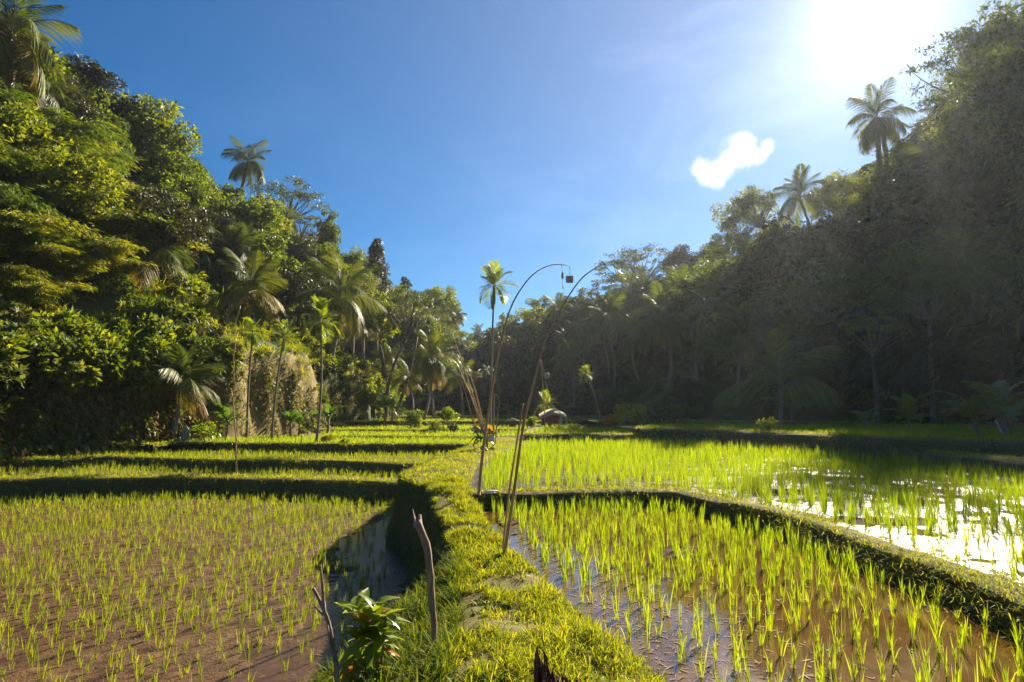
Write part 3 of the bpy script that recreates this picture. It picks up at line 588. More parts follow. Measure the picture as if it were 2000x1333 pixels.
def frond_mesh(seed, n=48, arch=.5, rise=1.0, leaf=.62, mat='palm', lw=.016, hang=.5, tip=.35, vee=.3):
    """one pinnate palm frond of unit length ~1 along +X (scaled when placed)"""
    rg = np.random.default_rng(seed); t = np.linspace(0, 1, 14)
    x = t * (1 - .18 * arch * t); z = rise * .25 * t - arch * t ** 2.2
    pts = np.stack([x, np.zeros(14), z], 1); pts /= (np.linalg.norm(np.diff(pts, axis=0), axis=1).sum())
    tb = tube(pts, np.linspace(.011, .002, 14), 4)
    tt = np.linspace(.12, .99, n); T = unit(np.gradient(pts, axis=0)); B = []; D = []; Ls = []
    for side in (-1, 1):
        for q in tt:
            p = np.array([np.interp(q, t, pts[:, k]) for k in range(3)]); tg = np.array([np.interp(q, t, T[:, k]) for k in range(3)])
            fwd = .55 + .6 * q; B.append(p); D.append(tg * fwd + np.array([0, side, 0]) * (1 - .25 * q) + np.array([0, 0, vee + rg.normal(0, .08)]))
            Ls.append(leaf * .5 * (math.sin(math.pi * min(1, (q * .85 + .16))) ** .6) * rg.uniform(.85, 1.1))
    B = np.array(B); D = unit(np.array(D)); s = unit(np.cross(D, np.array([0, 0, 1.0])) + rand_unit(len(B), rg) * .35)
    V, F = strips(B, D, s, np.array(Ls), np.full(len(B), lw), np.full(len(B), hang) * rg.uniform(.7, 1.4, len(B)), 3, 'leaf')
    V2, F2 = join([(V, F), tb]); mi = np.zeros(len(F2), int); mi[len(F):] = 1
    return mesh_of('frond', V2, F2, [M[mat], M['palm_trunk']], False, mi)
FR_UP = [frond_mesh(1 + i, arch=.42, rise=1.6, hang=.55, vee=.0) for i in range(2)]
FR_MID = [frond_mesh(5 + i, arch=.68, rise=1.8, hang=.85, vee=-.1) for i in range(2)]
FR_LOW = [frond_mesh(9 + i, arch=.85, rise=1.5, hang=1.1, vee=-.2) for i in range(2)]
FR_DRY = [frond_mesh(12, arch=.9, rise=.2, hang=1.2, vee=-.4, mat='palm_dry', n=36)]
FR_YEL = [frond_mesh(14, arch=.7, rise=1.0, hang=.8, vee=0, mat='palm_yellow')]
FA = [frond_mesh(20 + i, n=26, arch=a_, rise=1.0, leaf=.95, hang=.35, lw=.034, vee=.55, mat='areca') for i, a_ in enumerate((.2, .45, .75))]
def coconut_mesh():
    rg = np.random.default_rng(3); parts = []
    for i in range(9):
        a = i * .7; c = np.array([.22 * math.cos(a), .22 * math.sin(a), -.25 - .12 * (i % 3)]); k = 8
        th = np.linspace(0, math.pi, 5); pts = c + np.stack([np.zeros(5), np.zeros(5), .13 * np.cos(th)], 1); parts.append(tube(pts, .11 * np.sin(th) + .01, 7))
    return join(parts)
cnV, cnF = coconut_mesh(); COCO = mesh_of('coconuts', cnV, cnF, M['banana'], True)
def palm_trunk(base, top, r0, r1, bow=.0, rings=True, side=None):
    q = np.linspace(0, 1, 26); d = top - base; s = np.array([d[1], -d[0], 0]) if side is None else side
    s = s / (np.linalg.norm(s) + 1e-6) if np.linalg.norm(s) > .05 else np.array([1.0, 0, 0])
    lean = np.stack([d[0] * q ** 1.25, d[1] * q ** 1.25, d[2] * q], 1)
    pts = lean + s * (np.sin(q * math.pi) * bow)[:, None]
    rad = r1 + (r0 - r1) * (1 - q) ** 1.5 + r0 * .35 * np.exp(-q * 22)
    if rings: rad = rad * (1 + .05 * np.cos(np.arange(26) * math.pi))
    return tube(pts, rad, 8)
def palm(px, py, D, wpx, label, base=None, group='coconut palms rising from the forest', n=19, bow=.3, dry=2, yel=2, spread=(72, -12), mat=None, lean=None, kind='coconut palm', r=None, seed=None, name='coconut_palm', fronds=None, groundz=None, az0=None):
    dry = dry // 3; yel = (yel + 1) // 2
    rg = np.random.default_rng(seed if seed is not None else int(px * 7 + py)); c = AT(px, py, D)
    if base is None: bx, by = c[0] + rg.normal(0, 1.2), c[1] + rg.normal(0, .8)
    else:
        b = AT(base[0], base[1], base[2] if len(base) > 2 else D); bx, by = b[0], b[1]
    bz = H1(bx, by) if groundz is None else groundz
    if bz < -1.5: bz = .1
    if base is not None and groundz is None and b[2] < bz and False: bz = b[2]
    t = link(name, None, None, (bx, by, bz - .05)); tag(t, label, kind, group)
    top = c - np.array([bx, by, bz - .05]); r = r or .11 * wpx * D / FPX / 7 + .05
    V, F = palm_trunk(np.zeros(3), top, r * 1.15, r * .75, bow); link('trunk', mesh_of('trunk', V, F, M['palm_trunk'], True), t)
    Lf = wpx / FPX * D * .56
    for i in range(n):
        f = i / (n - 1); el = spread[0] + (spread[1] - spread[0]) * f + rg.normal(0, 5); az = i * 2.39996 + rg.normal(0, .3) + (px % 7)
        if fronds is not None: me = fronds[min(len(fronds) - 1, int(f * len(fronds)))]
        else:
            me = (FR_UP if f < .3 else FR_MID if f < .65 else FR_LOW)[i % 2]
            if i >= n - dry: me = FR_DRY[0]
            elif n - dry - yel <= i: me = FR_YEL[0]
        o = link('frond', me, t, tuple(top)); o.rotation_euler = (rg.normal(0, .18), -R(el), az); s = Lf * rg.uniform(.85, 1.1); o.scale = (s, s, s)
    if fronds is None and dry: 
        o = link('coconuts', COCO, t, tuple(top)); s = Lf / 3.2; o.scale = (s, s, s)
    return t
def areca(px, py, D, wpx, base, label, n=16, bow=.15, spread=(80, -25), group='slender areca palms', gz=None, **k):
    t = palm(px, py, D, wpx, label, base, group, n, bow, 0, 0, spread, kind='areca palm', r=.035 + .0009 * D, name='areca_palm', fronds=FA, groundz=gz, **k)
    tr = [c for c in t.children if c.name.startswith('trunk')][0]
    top = [c for c in t.children if c.name.startswith('frond')][0].location
    h = max(.5, wpx * D / FPX * .42); V, F = tube([[0, 0, -h], [0, 0, -h * .8], [0, 0, -.3 * h], [0, 0, .03]], np.array([.9, 1.5, 1.2, .7]) * (.035 + .0009 * D), 8)
    link('crownshaft', mesh_of('crownshaft', V, F, M['areca'], True), t, tuple(top)); return t
# ------------------------------------------------------------------ crowns shared by the trees
CR = {
 'dense': [dense_crown(1), dense_crown(2, nclump=80, npc=95), dense_crown(3, R0=3.6, H0=5.2, nclump=70)],
 'dark': [dense_crown(4, mat='dark_tree', nclump=75), dense_crown(5, mat='dark_tree', R0=4.5, H0=3.4, nclump=75)],
 'pale': [dense_crown(6, mat='pale_tree', nclump=62, npc=95, L=.38, W=.17), dense_crown(7, mat='pale_tree', R0=4.4, H0=3.6, nclump=60, npc=95, L=.38, W=.17)],
 'flat': [flat_crown(8), flat_crown(9, ncl=44, npc=70), flat_crown(10, R0=4.2, ncl=26)],
 'cone': [cone_crown(11), cone_crown(12, 2.6, 7)],
}
BAM = [plume(20), plume(21, Hh=10.5, spread=4.5), plume(22, Hh=7, spread=3.2, n_culm=20, mat='bamboo_gold')]
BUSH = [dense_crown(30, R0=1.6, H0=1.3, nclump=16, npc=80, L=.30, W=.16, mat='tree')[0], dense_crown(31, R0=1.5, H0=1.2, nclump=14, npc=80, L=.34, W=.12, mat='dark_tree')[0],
        dense_crown(32, R0=1.7, H0=1.1, nclump=15, npc=80, L=.30, W=.15, mat='pale_tree')[0], dense_crown(34, R0=1.6, H0=1.3, nclump=14, npc=90, L=.34, W=.09, mat='bamboo_leaf')[0]]
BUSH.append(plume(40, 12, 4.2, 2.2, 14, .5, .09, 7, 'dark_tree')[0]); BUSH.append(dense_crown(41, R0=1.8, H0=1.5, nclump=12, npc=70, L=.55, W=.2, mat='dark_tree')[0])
def tuft_mesh(seed, mat, n=170, h=.8, w_=.04):
    rg = np.random.default_rng(seed); P = np.zeros((n, 3)); P[:, :2] = rg.normal(0, .35, (n, 2))
    V, F = blades_at(P, h * rg.uniform(.5, 1.2, n), np.full(n, w_), .9, 3, .7, rg); return mesh_of('tuft', V, F, M[mat])
TUFT = [tuft_mesh(1, 'grass'), tuft_mesh(2, 'bank_grass'), tuft_mesh(3, 'grass', 130, 1.1, .05)]
def tree(kind, px, py, D, wpx, label, group=None, base=None, v=None, hs=1.0, name=None, cat='tree', gz=None, rz=None):
    rg = np.random.default_rng(int(px * 3 + py * 11)); c = AT(px, py, D)
    cr, br = CR[kind][rg.integers(len(CR[kind])) if v is None else v]
    R0 = {'dense': 4.3, 'dark': 4.6, 'pale': 4.5, 'flat': 5.2, 'cone': 3.2}[kind]; s = wpx / FPX * D / 2 / R0
    if base is None: bx, by = c[0] + rg.normal(0, .5), c[1] + rg.normal(0, .5)
    else: b = AT(base[0], base[1], base[2]); bx, by = b[0], b[1]
    bz = H1(bx, by) if gz is None else gz
    if bz < -1.5: bz = .2
    t = link(name or {'flat': 'feathery_tree', 'cone': 'conical_tree'}.get(kind, 'broadleaf_tree'), None, None, (bx, by, bz - .1)); tag(t, label, cat, group)
    top = c - np.array([bx, by, bz - .1]); zb = {'flat': -4.7, 'cone': -3.6}.get(kind, -3.7) * s * hs
    e = top + np.array([0, 0, max(zb, -top[2] + .3) + .1]); q = np.linspace(0, 1, 8)[:, None]; h = max(e[2], .5)
    pts = e * q + np.array([1, .3, 0]) * np.sin(q * 3.1) * rg.normal(0, .04) * h
    V, F = tube(pts, np.linspace(.035, .02, 8) * (top[2] ** .8 + 2.5) * (.6 if kind == 'flat' else 1), 8); link('trunk', mesh_of('trunk', V, F, M['trunk'], True), t)
    a = rg.uniform(0, 6.28) if rz is None else rz
    for nm, me in (('crown', cr), ('branches', br)):
        o = link(nm, me, t, tuple(top)); o.rotation_euler = (0, 0, a); o.scale = (s, s, s * hs)
    return t
def bamboo(px, py, D, v, s, label, group='bamboo clumps on the sunlit left slope', zb=None, mat=None):
    c = AT(px, py, D); z = H1(c[0], c[1]); z = z if z > -1.5 else 0
    t = link('bamboo_clump', None, None, (c[0], c[1], z)); tag(t, label, 'bamboo', group); a = random.uniform(0, 6.28)
    top = max(2.5, c[2] - z); k = top / [9, 10.5, 7][v] * 1.15
    for nm, me in (('foliage', BAM[v][0]), ('culms', BAM[v][1])):
        o = link(nm, me, t); o.rotation_euler = (0, 0, a); o.scale = (s, s, max(k, .5 * s))
    return t
# ------------------------------------------------------------------ trees one can tell apart, left side
palm(20, 75, 40, 250, 'tall coconut palm at the top left corner with fronds hanging against the blue sky', n=24, spread=(65, -40), yel=5, dry=3)
palm(78, 175, 44, 150, 'coconut palm with drooping yellowing fronds just below the topmost palm at upper left', n=20, yel=6, dry=2, spread=(50, -60))
palm(158, 238, 62, 60, 'small dark palm crown peeking out left of the big dark green tree', n=14)
palm(484, 318, 85, 104, 'lone coconut palm leaning on a thin trunk above the left ridge', (444, 415, 85), n=20, bow=-.5, spread=(70, -40), r=.28)
palm(296, 508, 40, 190, 'leaning coconut palm with yellow lower fronds beside the bamboo on the left slope', (232, 642, 38), n=20, bow=.4, yel=6, spread=(70, -30), seed=5)
palm(386, 500, 50, 115, 'shorter palm with upright fronds standing right of the yellow fronded palm on the left slope', (370, 600, 48), n=15, yel=3)
palm(466, 492, 53, 120, 'palm with pale raised fronds behind the twin trunk palm on the left slope', n=16, spread=(80, -20))
palm(487, 572, 42, 175, 'coconut palm with wide arching yellow green fronds directly above the grassy bank', (437, 668, 40), n=18, yel=7, dry=2, bow=-.3, seed=8)
palm(492, 600, 42.5, 70, 'small palm crown tucked under the wide arching palm on the left slope', (484, 660, 42), n=10, yel=3)
palm(662, 590, 52, 190, 'large coconut palm with long drooping fronds behind the fan shaped areca palm', (640, 715, 50), n=22, yel=4, dry=3, spread=(75, -35), seed=3)
palm(402, 632, 40, 85, 'young palm with curled yellow fronds low on the left slope beside the leaning trunk', n=9, yel=3, dry=1)
palm(356, 760, 31.2, 170, 'low bushy young palm standing at the edge of the left paddies before the dark cliff', (334, 872, 31), n=20, dry=4, yel=3, spread=(85, 0), groundz=-.3, r=.12)
palm(845, 703, 56, 118, 'coconut palm with browning lower fronds standing alone among the far terraces', (826, 838, 54), n=24, yel=4, dry=4, spread=(80, -50), groundz=.6)
palm(795, 742, 60, 80, 'smaller palm on a thin upright trunk left of the browning coconut palm', (803, 836, 58), n=16, dry=4, groundz=.6)
palm(838, 712, 60, 80, 'second palm on a leaning trunk directly behind the browning coconut palm', (846, 832, 60), n=14, groundz=.7)
palm(898, 742, 66, 84, 'palm with a bare vertical trunk before the far dark wood', (904, 826, 66), n=16, yel=4, groundz=.9)
for a in [(760, 700, 68, 70, 'dim palm rising behind the shadowed end of the left cliff'), (590, 520, 70, 80, 'palm crown half hidden in the forest right of the middle of the left ridge'),
          (560, 430, 88, 62, 'small palm crown below the feathery pale tree on the left ridge'), (520, 610, 47, 70, 'small palm squeezed in between the two big left slope palms'),
          (240, 560, 41, 90, 'palm fronds half buried in bamboo left of the leaning trunk'), (700, 640, 58, 90, 'palm with dry hanging fronds right of the large drooping palm')]:
    palm(*a, n=14, yel=2, dry=2)
areca(626, 628, 29.6, 84, (616, 872, 29.2), 'slender areca palm with a bright fan of fronds at the left paddy edge', n=17, gz=-.2, spread=(88, -35))
areca(554, 662, 33, 62, (531, 856, 33), 'second slender areca palm with one bent pale frond, left of the bright fan palm', gz=.0, n=14)
areca(494, 650, 35, 62, (482, 858, 35), 'areca palm with a dark drooping crown nearest the tall thin pole on the left', gz=.1, n=14, spread=(70, -50))
areca(965, 560, 38, 86, (957, 855, 38), 'tall areca palm rising behind the curved bamboo poles at the centre', gz=.2, n=15, spread=(85, -40))
areca(1145, 732, 50, 36, (1172, 824, 50), 'small areca palm on a curved bare trunk right of the hut', gz=.9, n=12, bow=-.6, spread=(85, -30))
areca(1068, 792, 50, 52, (1070, 838, 50), 'short areca palm with dense leaves growing just behind the hut', gz=.6, n=13, spread=(70, -40))
tree('dense', 285, 285, 62, 190, 'big rounded dark green tree with a knobbly crown at the top of the left ridge', hs=1.1, v=1)
tree('dense', 345, 350, 64, 120, 'rounded green tree on the right shoulder of the big knobbly ridge tree')
tree('dark', 225, 330, 60, 120, 'dark shaded tree between the bamboo and the big knobbly ridge tree')
tree('flat', 560, 372, 95, 150, 'feathery pale tree with open branches on the left ridge right of the lone palm', v=1)
tree('flat', 588, 428, 90, 110, 'lower feathery pale tree spreading right from the left ridge against the sky', v=2)
tree('dense', 640, 468, 84, 62, 'narrow tall dark tree standing up from the left ridge', hs=1.5, v=2)
tree('cone', 735, 530, 80, 78, 'conical dark tree with a pointed top near the low end of the left ridge', hs=1.3)
tree('dense', 742, 625, 66, 120, 'dark green leafy tree below the conical tree')
tree('flat', 800, 585, 62, 125, 'thin feathery tree leaning out into the sky at the end of the left ridge', base=(757, 735, 60), v=0, hs=1.25)
tree('flat', 815, 625, 64, 80, 'low feathery bough tree just under the thin leaning feathery tree', v=2, base=(765, 740, 62))
tree('dense', 430, 410, 78, 110, 'bushy olive tree under the lone leaning palm on the left ridge')
tree('dense', 390, 385, 72, 100, 'olive green tree right behind the knobbly ridge tree')
tree('dense', 520, 460, 76, 120, 'rounded bushy tree left of the feathery pale tree, lit from the right')
tree('dark', 590, 500, 72, 110, 'dark rounded tree under the narrow tall tree on the left ridge')
tree('dense', 680, 530, 74, 80, 'leafy tree in front of the conical tree on the left side')
tree('pale', 700, 560, 70, 80, 'pale green tree just left of the conical tree')
tree('dense', 640, 540, 66, 100, 'green tree above the large drooping coconut palm')
tree('dark', 560, 570, 55, 130, 'dark tree filling the gap between the two big slope palms')
tree('dark', 430, 540, 60, 120, 'dark tree behind the yellow fronded palms of the left slope')
tree('dense', 330, 440, 52, 110, 'bright leafed tree under the big knobbly tree on the left slope')
bb = 'bamboo clump '
for i, a in enumerate([(40, 200, 40, 1, 1.15, 'with feathery green leaves filling the left edge under the top palm'), (130, 235, 42, 0, 1.1, 'arching tall in the upper left, sunlit green'), (195, 320, 44, 1, 1.0, 'drooping to the right before the dark ridge tree'),
     (60, 330, 36, 0, 1.0, 'dark green at the left edge halfway up'), (160, 400, 38, 2, 1.25, 'with golden leaves in the middle of the left slope'), (240, 450, 40, 2, 1.2, 'with golden drooping tips touching the leaning palm'),
     (60, 450, 34, 2, .95, 'with brownish yellow leaves at the left edge above the cliff'), (180, 520, 36, 2, .9, 'round and golden green above the red brown bank'), (90, 560, 33.5, 2, .8, 'hanging over the dark hollow at the left'), (20, 640, 32.5, 0, .7, 'with pale hanging leaves at the lower left edge'), (-60, 420, 34, 1, 1.0, 'cut by the left edge of the view'), (-40, 600, 31.5, 2, 1.1, 'low at the far left edge beside the cliff'), (30, 760, 31.6, 2, .7, 'short, with leaves drooping over the foot of the left cliff')]):
    bamboo(a[0], a[1], a[2], a[3], a[4], bb + a[5])
# ------------------------------------------------------------------ right side
palm(1712, 232, 60, 150, 'coconut palm dark against the sun glow, topmost on the right ridge', (1735, 380, 61), n=17, spread=(70, -45), yel=2, dry=1, r=.30, seed=2, group='coconut palms on the shaded right hill')
palm(1722, 250, 61, 110, 'second coconut palm crown merged behind the topmost palm on the right ridge', (1758, 400, 61), n=10, spread=(60, -30), r=.28, group='coconut palms on the shaded right hill')
palm(1562, 385, 60, 120, 'coconut palm right of the cloud with pale upright fronds and a long leaning trunk', (1672, 690, 44), n=18, bow=-.3, spread=(85, -35), group='coconut palms on the shaded right hill')
palm(1862, 345, 46, 210, 'palm with long glinting fronds hanging left from the right hillside', n=16, spread=(50, -20), group='coconut palms on the shaded right hill')
palm(1835, 300, 50, 90, 'dark palm crown between the topmost palm and the big overhanging tree', n=14, group='coconut palms on the shaded right hill')
g2 = 'coconut palms in the hazy grove right of centre'
for a in [((1185, 628, 74, 116), (1200, 770, 72), 'coconut palm on a pale straight trunk in front of the hazy grove'), ((1170, 640, 78, 90), (1190, 750, 76), 'coconut palm just behind the pale straight trunk in the hazy grove'),
          ((1230, 572, 82, 100), (1248, 725, 78), 'coconut palm high in the hazy grove under the flat topped tree'), ((1262, 580, 84, 90), (1258, 715, 80), 'coconut palm right behind the high one in the hazy grove'),
          ((1292, 612, 70, 118), (1312, 758, 66), 'coconut palm with a yellowed frond and a long reddish trunk down to the grass slope'), ((1132, 660, 82, 88), (1140, 770, 80), 'coconut palm left of the pale straight trunk'),
          ((1092, 612, 92, 80), None, 'coconut palm at the left end of the hazy grove near the sky line'), ((1130, 612, 92, 70), None, 'small palm above the left end of the hazy grove'), ((1345, 625, 66, 90), (1372, 735, 62), 'coconut palm on a leaning trunk at the right end of the hazy grove'),
          ((1110, 700, 76, 80), (1120, 790, 74), 'low palm in the dark foot of the hazy grove'), ((1000, 640, 105, 50), None, 'small distant palm on the low skyline behind the tall areca palm'), ((935, 655, 112, 46), None, 'tiny distant palm on the lowest part of the skyline'),
          ((868, 665, 115, 44), None, 'tiny distant palm on the skyline right of the leaning feathery tree'), ((960, 745, 80, 70), (958, 820, 78), 'palm in front of the dark far wood left of the curved pole'), ((1415, 560, 68, 80), None, 'dim palm in the shaded forest left of the big dark mass'), ((1330, 560, 80, 80), None, 'palm crown behind the pale green tree right of the hazy grove')]:
    palm(*a[0], a[2], a[1], n=18, yel=2, dry=1, group=g2, spread=(75, -30))
palm(1525, 765, 34, 250, 'low palm with long silvery fronds spreading out of the shade at right', (1520, 828, 33.5), n=12, dry=0, yel=0, spread=(80, 12), r=.14, group='coconut palms on the shaded right hill', bow=.05)
tree('flat', 1250, 500, 100, 165, 'flat topped tree with layered feathery foliage standing above the hazy grove', v=1, hs=.8)
tree('flat', 1215, 520, 102, 120, 'left spreading part tree of the flat topped pair, behind the curved pole tip', v=0, hs=.6)
tree('flat', 1175, 560, 104, 110, 'lower flat topped tree beneath the layered pair', v=2)
tree('flat', 1110, 590, 112, 75, 'small flat topped tree on the skyline crossed by the curved pole', v=0)
tree('pale', 1385, 560, 76, 130, 'pale green sunlit tree between the hazy grove and the dark mass')
tree('pale', 1360, 620, 68, 90, 'small pale tree low in front of the dark shaded forest')
tree('pale', 1450, 430, 68, 130, 'open leafy tree glowing in back light left of the cloud-side palm')
tree('flat', 1480, 385, 66, 110, 'sparse sapling with thin upright branches against the cloud', v=2, hs=1.5)
tree('pale', 1430, 480, 66, 100, 'yellow green tree at the top left edge of the dark mass')
tree('dark', 1330, 520, 92, 80, 'dark bluish tree with a pointed crown behind the pale green tree')
tree('dark', 1395, 500, 88, 70, 'dark tree poking above the pale green tree on the right skyline')
tree('pale', 1640, 400, 57, 150, 'leafy tree with light rim on the ridge below the topmost palm')
tree('pale', 1760, 370, 54, 150, 'leafy tree with light rim on the ridge right of the topmost palm')
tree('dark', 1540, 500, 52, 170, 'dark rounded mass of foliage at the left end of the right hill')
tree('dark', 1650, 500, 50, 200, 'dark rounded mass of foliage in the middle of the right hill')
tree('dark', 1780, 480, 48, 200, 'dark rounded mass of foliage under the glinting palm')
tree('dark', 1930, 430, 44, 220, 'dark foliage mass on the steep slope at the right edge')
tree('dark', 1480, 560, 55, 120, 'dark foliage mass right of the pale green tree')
tree('pale', 1990, 110, 41, 250, 'huge overhanging tree at the top right corner beside the sun glow', v=0)
tree('flat', 1905, 90, 46, 250, 'open branched feathery tree reaching left toward the sun at top right', v=1)
tree('flat', 1975, 190, 43, 280, 'broad feathery tree crowding the right edge below the overhanging tree', v=0)
tree('flat', 1870, 190, 50, 170, 'thin feathery boughs between the topmost palm and the overhanging tree', v=2)
tree('pale', 1900, 260, 43, 170, 'glinting leafy tree right of the topmost palm, under the overhanging boughs')
for a in [(1600, 555, 41, 130, 'slender tree with a bare trunk before the middle of the dark right hill'), (1425, 610, 57, 90, 'slender bare trunked tree left of the low silvery palm, in the shade'), (1500, 590, 47, 95, 'slender tree just above the low silvery palm'),
          (1700, 625, 35, 120, 'slender tree with a pale trunk right of the low silvery palm'), (1810, 560, 34, 140, 'slender thin crowned tree above the banana plant with an upright leaf'), (1925, 520, 33, 150, 'slender tree with a pale trunk near the dark shed at right'), (1350, 690, 58, 70, 'small slender tree at the foot of the right slope')]:
    tree('flat', a[0], a[1], a[2], a[3], a[4], 'slender trees before the shaded right hill', hs=1.2)
# ------------------------------------------------------------------ the rest of the forest, tree by tree
def fill(n, xr, yr, dr, kinds, labels, group, seed, sep=3.6, cond=None, hr=(.7, 1.1), cats=None):
    rg = np.random.default_rng(seed); P = np.stack([rg.uniform(*xr, 9000), rg.uniform(*yr, 9000)], 1)
    d = dist_line(P, VAL, True); ok = ~inpoly(P, VAL) & (d > dr[0]) & (d < dr[1])
    px = 1000 + P[:, 0] / np.maximum(P[:, 1], 1) * FPX; ok &= (px > -160) & (px < 2160) & (P[:, 1] > 8)
    if cond is not None: ok &= cond(P, px)
    P = P[ok]; chosen = []
    for p in P:
        if all((p[0] - q[0]) ** 2 + (p[1] - q[1]) ** 2 > sep * sep for q in chosen): chosen.append(p)
        if len(chosen) >= n: break
    for p in chosen:
        k = kinds[rg.integers(len(kinds))]; z = H1(p[0], p[1]); lab, nm, cat = labels[k]
        t = link(nm, None, None, (p[0], p[1], z - .2)); tag(t, lab, cat, group + ' ' + k); s = rg.uniform(*hr); a = rg.uniform(0, 6.28)
        if k == 'bamboo':
            for n_, me in (('foliage', BAM[rg.integers(3)][0]), ('culms', BAM[0][1])):
                o = link(n_, me, t); o.rotation_euler = (0, 0, a); o.scale = (s, s, s * rg.uniform(.7, .9) if n_ == 'foliage' else s * .7)
            continue
        cr, br = CR[k][rg.integers(len(CR[k]))]; hgt = rg.uniform(3.8, 6.2) * s
        V, F = tube([[0, 0, -.5], [rg.normal(0, .1), 0, hgt * .5], [0, 0, hgt]], [.22 * s, .17 * s, .12 * s], 7); link('trunk', mesh_of('trunk', V, F, M['trunk'], True), t)
        for n_, me in (('crown', cr), ('branches', br)):
            o = link(n_, me, t, (0, 0, hgt + .3 * s)); o.rotation_euler = (0, 0, a); o.scale = (s, s, s * rg.uniform(.8, 1.15))
    return len(chosen)
def labs(where): return {'dense': ('leafy green tree ' + where, 'broadleaf_tree', 'tree'), 'dark': ('dark leaved tree ' + where, 'broadleaf_tree', 'tree'), 'pale': ('pale leaved tree ' + where, 'broadleaf_tree', 'tree'),
                         'flat': ('feathery topped tree ' + where, 'feathery_tree', 'tree'), 'cone': ('pointed conical tree ' + where, 'conical_tree', 'tree'), 'bamboo': ('bamboo clump ' + where, 'bamboo_clump', 'bamboo')}
lefts = lambda P, px: (P[:, 0] < -9) & (P[:, 1] < 110)
fill(26, (-80, -10), (20, 60), (9, 34), ['dense', 'dense', 'bamboo', 'dark'], labs('packed into the near part of the sunlit left hillside'), 'trees packed on the near left hillside', 41, 4.0, lefts, (.55, .95))
fill(34, (-80, -10), (55, 112), (8, 36), ['dense', 'dark', 'pale', 'dense', 'bamboo'], labs('packed into the far part of the sunlit left hillside'), 'trees packed on the far left hillside', 42, 4.4, lefts, (.6, 1.0))
fill(46, (-30, 30), (86, 165), (3, 80), ['dense', 'dark', 'pale', 'dense', 'flat', 'cone'], labs('in the hazy wood closing the end of the valley'), 'trees of the wood closing the valley', 43, 6.0, lambda P, px: (px > 700) & (px < 1150), (.7, 1.15))
fill(50, (5, 60), (50, 130), (10, 50), ['dark', 'dense', 'pale', 'flat', 'cone'], labs('in the hazy hillside wood right of centre'), 'trees in the hazy wood right of centre', 44, 4.8, lambda P, px: (px > 1080) & (px < 1480), (.6, 1.0))
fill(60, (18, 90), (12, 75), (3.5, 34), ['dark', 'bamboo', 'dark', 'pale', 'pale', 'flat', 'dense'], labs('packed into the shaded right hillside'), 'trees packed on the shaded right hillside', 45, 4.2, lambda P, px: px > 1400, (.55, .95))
def fill_palms(n, xr, yr, dr, cond, label, group, seed, w=(4.2, 6.0), hh=(4.5, 7.5)):
    rg = np.random.default_rng(seed); P = np.stack([rg.uniform(*xr, 4000), rg.uniform(*yr, 4000)], 1); d = dist_line(P, VAL, True); px = 1000 + P[:, 0] / P[:, 1] * FPX
    P = P[~inpoly(P, VAL) & (d > dr[0]) & (d < dr[1]) & cond(P, px)]; got = []
    for p in P:
        if all((p[0] - q[0]) ** 2 + (p[1] - q[1]) ** 2 > 16 for q in got): got.append(p)
        if len(got) >= n: break
    for p in got:
        z = H1(p[0], p[1]) + rg.uniform(*hh); x = p[0] - rg.uniform(0, 1.6); v = Vector((x, p[1], z - EYE)); c_, s_ = math.cos(PITCH), math.sin(PITCH)
        dep = v.y * c_ + v.z * s_; qx = 1000 + v.x / dep * FPX; qy = 666.5 - (-v.y * s_ + v.z * c_) / dep * FPX
        bz = (AT(qx, qy, p[1])); g0 = v.y * 0
        palm(qx, qy, p[1], rg.uniform(*w) / p[1] * FPX, label, None, group, 18, rg.uniform(-.8, .8), 2, 2, (75, -30), seed=int(rg.integers(1e6)))
fill_palms(16, (5, 60), (50, 100), (6, 22), lambda P, px: (px > 1080) & (px < 1450), 'coconut palm with a slim pale trunk among the hazy trees right of centre', 'slim trunked palms in the hazy grove', 61)
fill_palms(9, (15, 60), (30, 62), (2, 20), lambda P, px: (px > 1400) & (px < 1950), 'dim coconut palm in the deep shade of the right hillside', 'dim palms in the shade of the right hill', 62, hh=(3, 6))
fill_palms(9, (-60, -10), (34, 85), (6, 26), lambda P, px: (px > 150) & (px < 760), 'sunlit coconut palm among the trees of the left hillside', 'sunlit palms among the left hillside trees', 63, hh=(4, 6.5))
fill_palms(8, (-25, 25), (88, 130), (2, 40), lambda P, px: ((px > 780) & (px < 900) | (px > 1050) & (px < 1120)), 'small distant palm in the wood closing the valley', 'distant palms closing the valley', 64)
